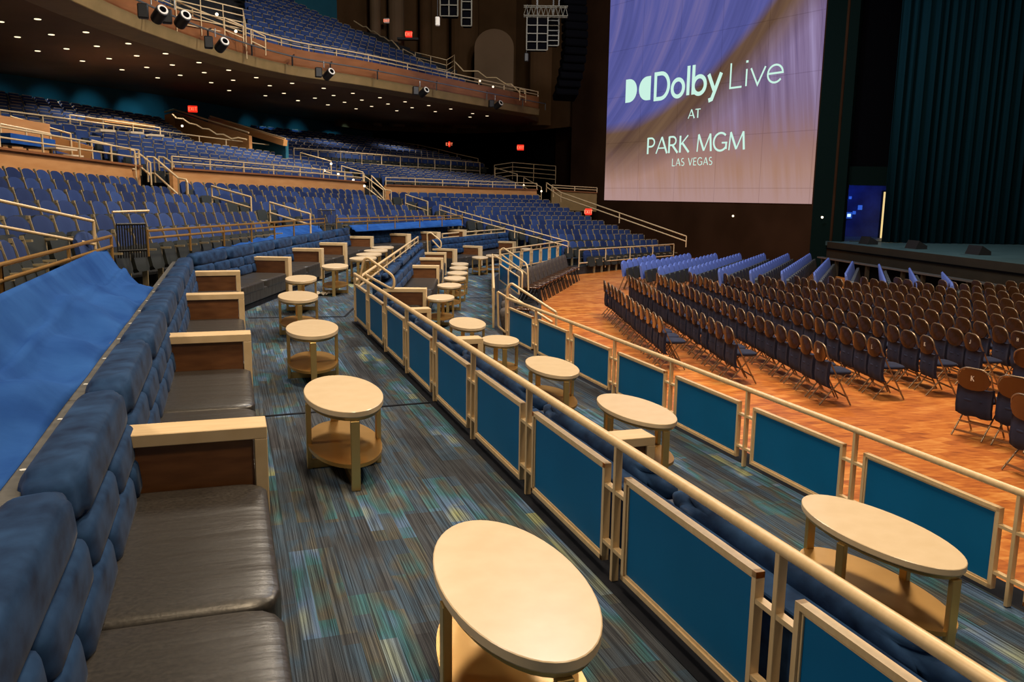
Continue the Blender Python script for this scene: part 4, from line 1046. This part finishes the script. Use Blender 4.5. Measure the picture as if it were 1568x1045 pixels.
# downlights
dl1 = [(3,98),(172,86),(80,168),(235,157),(393,146),(172,232),(304,222),(443,210),(587,198),(377,278),(499,267),(625,254),(757,244),(558,318),(671,307),(788,296),(910,285),(721,355),(824,343),(934,331),(1046,320),(966,377),(1066,366),(1172,354),(1048,413),(1234,391),(1336,380),(1214,437),(1298,426),(1480,403),(1363,460),(1440,448),(1499,479)]
dl2 = [(39,391),(141,380),(286,403),(104,426),(19,437),(168,459),(246,448),(331,436),(419,426),(306,479),(381,467),(460,457),(543,446),(434,497),(505,486),(580,475),(658,465),(620,506),(690,492),(766,482),(796,510),(867,498),(967,519),(955,535),(1033,530)]
dm = MB().prism(O(0, 0, .085, .085, 12)[:-1], -.012, .0).mesh('lens', 'lamp'); dr = MB().prism(O(0, 0, .12, .12, 12)[:-1], -.006, .0).mesh('trim_ring', 'black')
dls = sorted([(x/2.987, y/2.987) for x, y in dl1]+[(400+x/2.987, y/2.987) for x, y in dl2])
for i, (x, y) in enumerate(dls):
    p = at(x, y, 6.372); t = thing('downlight', f'glowing recessed downlight, {ordn(i+1)} from the left under the balcony', 'light', p, 0, 'downlights in the balcony soffit')
    link('lens', dm, t, (0, 0, -.006)); link('trim_ring', dr, t)
for i in (2, 9, 16, 24, 31, 38, 46, 54):
    x, y = dls[i]; p = at(x, y, 6.2)
    l = bpy.data.lights.new('downlight_beam', 'SPOT'); l.energy = 480; l.color = (1, .9, .75); l.spot_size = R(110); l.spot_blend = .8; l.shadow_soft_size = .15
    q = bpy.data.objects.new('downlight_beam', l); COL.objects.link(q); q.location = p
for x, y, Y in ((30, 120, 26), (140, 120, 31), (230, 130, 34), (60, 110, 33), (430, 150, 43), (520, 160, 46), (620, 170, 51)):  # added fill spots without fixtures, brighten the dark rows under the balcony
    p = atd(x, y, Y)
    l = bpy.data.lights.new('seat_fill_spot', 'SPOT'); l.energy = 420; l.color = (1, .93, .82); l.spot_size = R(120); l.spot_blend = 1; l.shadow_soft_size = .05
    q = bpy.data.objects.new('seat_fill_spot', l); COL.objects.link(q); q.location = (p.x, p.y, 6.3)
# wall washers on the teal wall
for i, (x, y, Y) in enumerate(((30, 128, 32.5), (98, 136, 34.5), (155, 145, 36.5), (215, 158, 38.5), (262, 150, 38.8), (408, 182, 46.5), (448, 188, 48.5), (478, 190, 50.5), (530, 199, 53.5))):
    p = atd(x, y, Y); spot('wall_washer', (p.x+.9, p.y-.7, 6.2), (p.x-.6, p.y+.6, p.z-.5), 105, (.35, .85, 1), 50, 1)
# stage lights hung on the balcony
def stage_light(px, py, Y, label):
    p = atd(px, py, Y); t = thing('stage_light', label, 'spotlight', p, R(20), 'spotlights on the balcony front'); t.scale = (.72,)*3
    b = MB(); b.box((-.28, 0, -.05), (.36, .34, .5), b=.04); b.build('yoke_housing', 'black', t)
    T = Matrix.Translation((.28, 0, -.08)) @ Matrix.Rotation(R(60), 4, 'X') @ Matrix.Rotation(R(25), 4, 'Y')
    b = MB(); b.prism(O(0, 0, .22, .22, 14)[:-1], -.35, .22, T, True); b.build('lamp_barrel', 'black', t)
    b = MB(); b.prism(O(0, 0, .19, .19, 14)[:-1], .22, .25, T); b.build('lens_ring', 'white', t)
    b = MB(); b.prism(O(0, 0, .12, .12, 12)[:-1], .25, .262, T); b.build('lens', 'night', t)
    b = MB(); b.tube([(0, 0, .2), (0, 0, .55)], .03, 6); b.build('clamp', 'chrome', t)
for (x, y, lb) in ((268, 24, 'spotlight at the upper left on the balcony front'), (330, 64, 'large spotlight pair near the balcony left, with white ring'), (496, 110, 'spotlight pair above the middle of the balcony front'), (643, 138, 'spotlight pair right of the balcony middle'), (758, 158, 'rightmost spotlight pair on the balcony front'), (232, 16, 'black spotlight with blue lens at the balcony left')):
    lpY = at(x, y, 6.55); stage_light(x, y, lpY.y-.5, lb)
# balcony handrails, boxes
def grid_rail(label, pts_, h, Yoff=0, lv=5):
    return rail2(label, pts_, h, .02, lv=lv)
grid_rail('barred railing box on the balcony at top left', [(268, -12, 27), (372, 14, 31.5), (376, 38, 31)], .9)
rail2('sloping rail beside the balcony railing box', [(343, 27, 30), (372, 40, 30.5)], .4, n=1)
rail2('second sloping rail beside the balcony railing box', [(384, 45, 31), (406, 56, 31.5)], .4, n=1)
rail2('zigzag handrail climbing the upper side wall', [(542, 32, 52), (556, 41, 51.5), (561, 41, 51.4), (568, 48, 51), (573, 48, 50.8), (583, 56, 50.3), (588, 57, 50), (596, 63, 49.6), (600, 62, 49.4), (611, 74, 48.8), (611.5, 84, 48.6)], .0, .035, posts=False, lv=1)
rail2('short stair rail on the balcony beside the barred box', [(617, 75, 48), (634, 84, 47.5)], .5, n=1)
grid_rail('barred railing box on the balcony right', [(636, 80, 48), (684, 92, 46.5), (696, 84, 47), (696, 106, 46)], .8, lv=4)
rail2('sloping rail in front of the right barred box', [(641, 90, 46.5), (660, 104, 45.5)], .3, n=1)
rail2('second sloping rail in front of the right barred box', [(668, 104, 45.5), (692, 121, 44.5)], .3, n=1)
rail2('wavy handrail descending to the balcony end', [(697, 95, 47), (710, 109, 46.8), (732, 109, 46.6), (745, 119, 46.4), (760, 119, 46), (775, 129, 45.8), (783, 129, 45.6), (796, 142, 45.5)], 0, .035, posts=False, lv=1)
rail2('little end rail at the right tip of the balcony', [(796, 136, 45.5), (805, 139, 45.5)], .35, n=1)
# small seat block behind the right box
# step lights
sl = MB().puff((0, 0, 0), (.10, .10, .10), 2, 4).mesh('step_light', 'lampw')
for i, (x, y, Y) in enumerate(((532, 41, 51), (549, 51, 50), (565, 59, 49.5), (574, 61, 49), (591, 73, 48.3), (603, 81, 47.8), (631, 96, 46.5), (332, 22, 27.5), (361, 48, 29), (735, 124, 46), (668, 119, 44.2), (755, 133, 44), (497, 261, 34.5), (518, 267, 35.3), (507, 251, 36), (541, 276, 35), (829, 293, 44.5), (279, 193, 36), (802, 284, 45), (1122, 331, 38.5), (1259, 333, 33), (558, 285, 34.6))):
    pl_ = atd(x, y, Y)
    if x == 1122: q_ = onscr(x, y); pl_ = wL+sd*q_[0]+sn*.04; pl_.z = q_[1]
    if x == 1259: pl_ = atd(x, y, 35.1)
    o = link('step_light', sl, None, pl_); tag(o, f'tiny glowing step light, {ordn(i+1)} of those on stairs and walls', 'light', 'tiny step lights')
# exit signs
def exit_sign(px, py, Y, w, h, label, lit=True):
    p = atd(px, py, Y); rz = math.atan2(p.x, -p.y)+pi+R(0); rz = -math.atan2(p.x, p.y)
    t = thing('exit_sign', label, 'sign', p, rz, 'red exit signs')
    MB().box((0, 0, 0), (w, .12, h), b=.02).build('housing', 'exit' if lit else 'white', t)
    b = MB(); T = Matrix(((1, 0, 0, 0), (0, 0, -1, -.062), (0, 1, 0, 0), (0, 0, 0, 1))); hh = h*.5; ww = text_width('EXIT', .1)*hh
    text(b, 'EXIT', -ww/2, -hh/2, hh, hh*.16, T, .1, 1, .008); tag(b.build('lettering', 'exitw', t), 'glowing EXIT lettering')
exit_sign(295, 167, 38, .40, .28, 'red exit sign above the stair partition on the left')
exit_sign(626, 52.5, 54, .42, .36, 'red exit sign on the upper side wall')
exit_sign(797, 226, 53, .42, .34, 'red exit sign on the dark wall right of the upper rows')
exit_sign(688, 221, 55, .12, .34, 'narrow red exit sign seen edge on above the far rows')
exit_sign(901, 324.5, 42.5, .34, .32, 'red exit sign at the end of the right lower stand')
exit_sign(592, 32, 55, .34, .30, 'unlit pale exit sign high on the upper side wall', False)
p = atd(625, 60, 54.3); tag(MB().box((0, 0, 0), (1.3, .5, .12)).build('wall_shelf', 'black', None, p), 'black shelf below the exit sign on the upper wall', 'shelf')

# hanging speaker arrays
def grid_array(px0, py0, px1, py1, Y, nx, nz, label):
    a = atd(px0, py0, Y); c_ = atd(px1, py1, Y); w = c_.x-a.x; h = a.z-c_.z
    t = thing('speaker_array', label, 'speaker', ((a.x+c_.x)/2, Y, c_.z), 0)
    fb = MB()
    for i in range(nx+1): fb.box((-w/2+w*i/nx, -.02, h/2), (.05, .05, h))
    fb.build('cage', 'cage', t)
    for j in range(nz):
        MB().box((0, .32, h*(j+.5)/nz), (w-.05, .6, h/nz-.05), b=.03).build('speaker_box', 'night', t)
        MB().box((0, -.03, h*j/nz), (w, .05, .04)).build('crossbar', 'cage', t)
    MB().box((0, .3, 2+h), (.05, .05, 4)).build('chain', 'black', t)
grid_array(674, -60, 701, 25, 36, 2, 5, 'cage-fronted speaker array hanging at top centre, cut by the frame')
grid_array(707, -60, 722, 40, 37, 1, 8, 'narrow ladder-like speaker array beside it')
grid_array(807, 26, 838, 77, 38, 2, 4, 'cage-fronted speaker array below the lighting truss')
grid_array(839, 24, 855, 70, 39, 1, 6, 'narrow speaker column right of the truss array')
t = thing('lighting_truss', 'dark lighting truss above the right speaker array', 'truss', atd(802, 18, 38))
b = MB(); W_ = 1.9
for yy in (0, .3):
    for zz in (-.15, .25): b.tube([(0, yy, zz), (W_, yy, zz)], .03, 6)
for i in range(9): b.tube([(W_*i/9, 0, -.15), (W_*(i+.5)/9, 0, .25)], .018, 5); b.tube([(W_*(i+.5)/9, 0, .25), (W_*(i+1)/9, 0, -.15)], .018, 5)
b.build('chords', 'cage', t); b = MB(); b.box((W_*.3, .1, 3), (.05, .05, 5.5)); b.box((W_*.8, .1, 3), (.05, .05, 5.5)); b.build('chain', 'black', t)
t = thing('curved_speaker_array', 'black curved line of speakers hanging left of the screen', 'speaker', atd(876, 60, 41))
mb_ = MB().box((0, 0, 0), (1.1, .7, .34), b=.05).mesh('speaker_box', 'night')
for i in range(12):
    o = link('speaker_box', mb_, t, (.28*math.sin(i*.25)-.03*i, -.2+.1*i*i*.05, 1.6-.37*i)); o.rotation_euler = (R(-i*2.2), 0, R(15))
MB().box((0, 0, 4), (.06, .06, 4.6)).build('chain', 'black', t)
for i, (x, y, Y) in enumerate(((670, 33, 36), (806, 88, 38))):
    p = atd(x, y, Y); t = thing('hanging_lamp', ['small pale lamp hanging below the top array', 'small black lamp hanging below the truss array'][i], 'spotlight', p)
    MB().box((0, 0, 0), (.18, .2, .36), b=.03).build('housing', ['white', 'black'][i], t); MB().tube([(0, 0, .15), (0, 0, 2.2)], .015, 5).build('cable', 'black', t)

# ------------------------------------------------------------------ stage
sL = at(1268, 370, .22); sR = at(1568, 405, .22); sdv = (sR-sL); sdv.z = 0; sdv.normalize(); sRr = sL+sdv*26
stage = slab('floor_stage', [(sL.x, sL.y), (34, sL.y), (34, 46), (sL.x-.2, 46)][:0] or [(sL.x, sL.y), (sRr.x, sRr.y), (34, sRr.y), (34, 48), (sL.x+.6, 48)], .22, 'stagefloor', .05)
bface = MB()
nf = Vector((-sdv.y, sdv.x, 0)); nf = nf if nf.x < 0 else -nf
a, c_ = sL+nf*.03, sRr+nf*.03
bface.prism([(a.x, a.y), (c_.x, c_.y), (c_.x+.5, c_.y+.3), (a.x+.5, a.y+.3)], ZF, .215); struct(bface.build('wall_stage_front', 'stageface'))
struct(MB().bar((a.x+nf.x*.03, a.y, -.06), (c_.x+nf.x*.03, c_.y, -.06), .04, .05).build('trim_30', 'night'))
# counter-like barrier in front of the stage
bl = thing('stage_barrier', 'long low barrier with pale ledge in front of the stage', 'barrier', (sL.x, sL.y, ZF))
k0_ = nf*.75+sdv*.9; L_ = 25
MB().bar(k0_+Vector((0, 0, .63)), k0_+sdv*L_+Vector((0, 0, .63)), .22, .05).build('ledge', 'chrome', bl)
MB().bar(k0_-nf*.08+Vector((0, 0, .30)), k0_-nf*.08+sdv*L_+Vector((0, 0, .30)), .03, .6).build('skirt', 'night', bl)
pst = MB().box((0, 0, .30), (.12, .12, .6)).mesh('post', 'stageface')
for i in range(16): link('post', pst, bl, k0_+sdv*(.3+i*1.15))
for i, (x, y) in enumerate(((1329, 377), (1402, 384), (1497, 393))):
    d = at(x, y-3, .22); t = thing('monitor_speaker', ['left', 'middle', 'right'][i]+' black wedge speaker on the stage edge', 'speaker', (d.x, d.y, .22), math.atan2(sdv.y, sdv.x))
    b = MB(); b.add([(-.35, -.22, 0), (.35, -.22, 0), (.35, .22, 0), (-.35, .22, 0), (-.35, -.1, .30), (.35, -.1, .30), (.35, .22, .12), (-.35, .22, .12)], [(3, 2, 1, 0), (4, 5, 6, 7), (0, 1, 5, 4), (2, 3, 7, 6), (1, 2, 6, 5), (3, 0, 4, 7)]); b.build('cabinet', 'black', t)
    MB().box((0, -.48, -.25), (.5, .14, .5), b=.03).build('bracket', 'black', t)
# proscenium
pw0 = wR+sd*.4; q1 = atd(1240, 380, 35.6); q2 = atd(1288, 380, 34.9)
wallbox('wall_proscenium', (q1.x, q1.y, 0), (q2.x, q2.y, 0), ZF, 18, .5, 'pillar')
q3 = atd(1288, 300, 35.4); q4 = atd(1356, 300, 35.4)
wallbox('wall_over_door', (q3.x-.2, 35.4, 0), (q4.x+1.4, 35.4, 0), atd(1320, 284, 35.4).z, 18, .3, 'night')
wallbox('wall_door_beam', (q3.x, 35.2, 0), (q4.x+.4, 35.2, 0), atd(1320, 284, 35.2).z, atd(1320, 255, 35.2).z, .2, 'pillar')
wallbox('wall_backstage', (q3.x-2, 40, 0), (34, 40, 0), .22, 12, .3, 'bluewall')
o = MB().box((0, 0, 0), (.02, 5, 6)).build('wall_wing', 'bluewall', None, (q3.x-.05, 38, 3)); struct(o)
spot('backstage_blue', (atd(1300, 290, 37).x, 37.0, 3.6), (atd(1310, 330, 40).x, 40, 1.5), 260, (.1, .2, 1), 110, 1)
dpy = 37
a = atd(1346, 363, 39); c_ = atd(1361, 297, 39)
t = thing('lit_doorway', 'tall narrow doorway glowing pale yellow backstage', 'doorway', (a.x, 39, .22))
MB().box((.22, 0, 1.05), (.42, .05, 2.1)).build('glow', mat('doorway_glow', (.9, .7, .3), .8, emit=(.95, .70, .28), es=.9), t)
fr = MB(); fr.box((-.02, -.02, 1.05), (.05, .12, 2.16)); fr.box((.46, -.02, 1.05), (.05, .12, 2.16)); fr.box((.22, -.02, 2.13), (.5, .12, .06)); fr.build('door_frame', 'black', t)
mon = thing('backstage_monitor', 'small glowing monitor in the blue backstage gloom', 'screen', atd(1299, 330, 39.95))
MB().box((0, 0, 0), (.34, .06, .30), b=.01).build('housing', mat('blue_bezel', (.02, .06, .3), .5, emit=(.02, .10, .5), es=.6), mon)
MB().box((.02, -.035, 0), (.16, .01, .14)).build('screen', mat('monitor_glow', (.6, .8, 1), .5, emit=(.55, .8, 1), es=1.2), mon)
for i, (x, y, s_) in enumerate(((1317, 318, .20), (1302, 303, .12), (1308, 326, .14))):
    tag(MB().box((0, 0, 0), (s_, .05, s_*1.1), b=.01).build('notice', mat('blue_notice', (.05, .15, .6), .5, emit=(.03, .12, .55), es=.7), None, atd(x, y, 39.96)), ['blue lit notice above the backstage monitor', 'highest little blue light backstage', 'blue square touching the backstage monitor'][i], 'notice')
# curtain: pleated sheet
def curtain():
    b = MB(); x0 = atd(1351, 371, 34.6).x; x1 = 30; n = 420; vs = []; zb, zt = .24, 17.5
    for i in range(n+1):
        x = x0+(x1-x0)*i/n; ph = i*.62+1.3*math.sin(i*.11)
        y = 34.6+.16*math.sin(ph)+.05*math.sin(ph*2.3+1)
        vs += [(x-x0, y-34.6, zb), (x-x0+.25*0, y-34.6, zt)]
    b.add(vs, [(2*i, 2*i+2, 2*i+3, 2*i+1) for i in range(n)], True)
    o = b.build('stage_curtain', 'curtain', None, (x0, 34.6, 0)); o.modifiers.new('solid', 'SOLIDIFY').thickness = .02
    tag(o, 'tall dark teal pleated curtain closing the stage', 'curtain')
curtain()
spot('curtain_wash', (15, 29.5, 15.5), (19, 34.5, 6), 170, (.25, .85, 1), 75, .9)
struct(MB().bar((q3.x+.3, 34.9, .25), (q4.x, 34.9, .25), .03, .03).build('trim_31', 'black'))

# ------------------------------------------------------------------ blue tarpaulins
def tarp(bot, top, label, nu=60, nv=16, amp=.04, sg=.13):
    B0, B1 = bot; T0, T1 = top; base = B0.copy(); bm = bmesh.new(); vs = []
    for i in range(nu+1):
        u = i/nu; row = []
        for j in range(nv+1):
            v_ = j/nv; p = (B0.lerp(B1, u)).lerp(T0.lerp(T1, u), v_)
            sag = -sg*min(v_/.68, (1-v_)/.32)
            w = math.sin(u*nu*.55+3*v_+1.3*math.sin(u*9))*amp*(1-v_)**1.5*min(1, v_*5)+math.sin(u*17+v_*4)*amp*.5*math.sin(pi*v_)+.022*math.sin(u*41+v_*9)*math.sin(pi*v_)
            kink = .05*math.exp(-((v_-.62-.05*math.sin(u*11))/.06)**2)
            p = p+Vector((0, 0, sag+w+kink)); row.append(bm.verts.new(p-base))
        # little hem hanging over the ledge
        vs.append(row)
    for i in range(nu):
        for j in range(nv): bm.faces.new((vs[i][j], vs[i+1][j], vs[i+1][j+1], vs[i][j+1]))
    me = bpy.data.meshes.new('tarpaulin'); bm.to_mesh(me); bm.free(); me.materials.append(M['cloth'])
    for p in me.polygons: p.use_smooth = True
    o = link('tarpaulin', me, None, base); o.modifiers.new('solid', 'SOLIDIFY').thickness = .006
    tag(o, label, 'tarpaulin', 'royal blue tarpaulins')
lb0 = f1+UN*.95; 
def ledge_pt(s_): p = f1+UN*.945+UA*s_; return Vector((p.x, p.y, .855))
tt0 = at(160, 378, 1.25); tdir = UA
sB = 5.35
tarp((ledge_pt(-5), ledge_pt(sB)), (Vector((tt0.x, tt0.y, 1.25))-UA*(sB+5.2), Vector((tt0.x, tt0.y, 1.25))), 'big royal blue tarpaulin sloping behind the left sofas', 84, 20, .075)
a = atd(302, 393, 13.9); c_ = atd(500, 357.5, 22.6); d = atd(261, 366, 15.2); e = atd(481, 341, 24)
tarp((a, c_), (d, e), 'royal blue tarpaulin behind the sofas after the bend', 60, 12, .014, .03)
a = atd(545, 355, 24.2); c_ = atd(711, 345.5, 30.4); d = atd(534, 345, 24.6); e = atd(706, 336, 30.6)
tarp((a, c_), (d, e), 'farthest royal blue tarpaulin below the middle stand', 40, 10, .012, .02)
# black barred barriers
def barrier(x0, x1, y0, y1, Y, label):
    a = atd(x0, y0, Y); c_ = atd(x1, y0, Y+.3); h = a.z-atd(x0, y1, Y).z; d = c_-a; d.z = 0
    t = thing('barrier', label, 'barrier', (a.x, a.y, a.z-h))
    b = MB(); b.tube([(0, 0, h), (d.x, d.y, h)], .018, 6); b.tube([(0, 0, .1), (d.x, d.y, .1)], .018, 6); b.build('frame', 'black', t)
    bar_ = MB().box((0, 0, h/2), (.014, .014, h)).mesh('bar', 'black')
    for i in range(12): link('bar', bar_, t, d*(i/11))
barrier(178, 222, 344, 396, 11.2, 'black barred gate between the first two blue tarpaulins')
barrier(487, 513, 322, 350, 22, 'small black barred gate between the second and third tarpaulins')
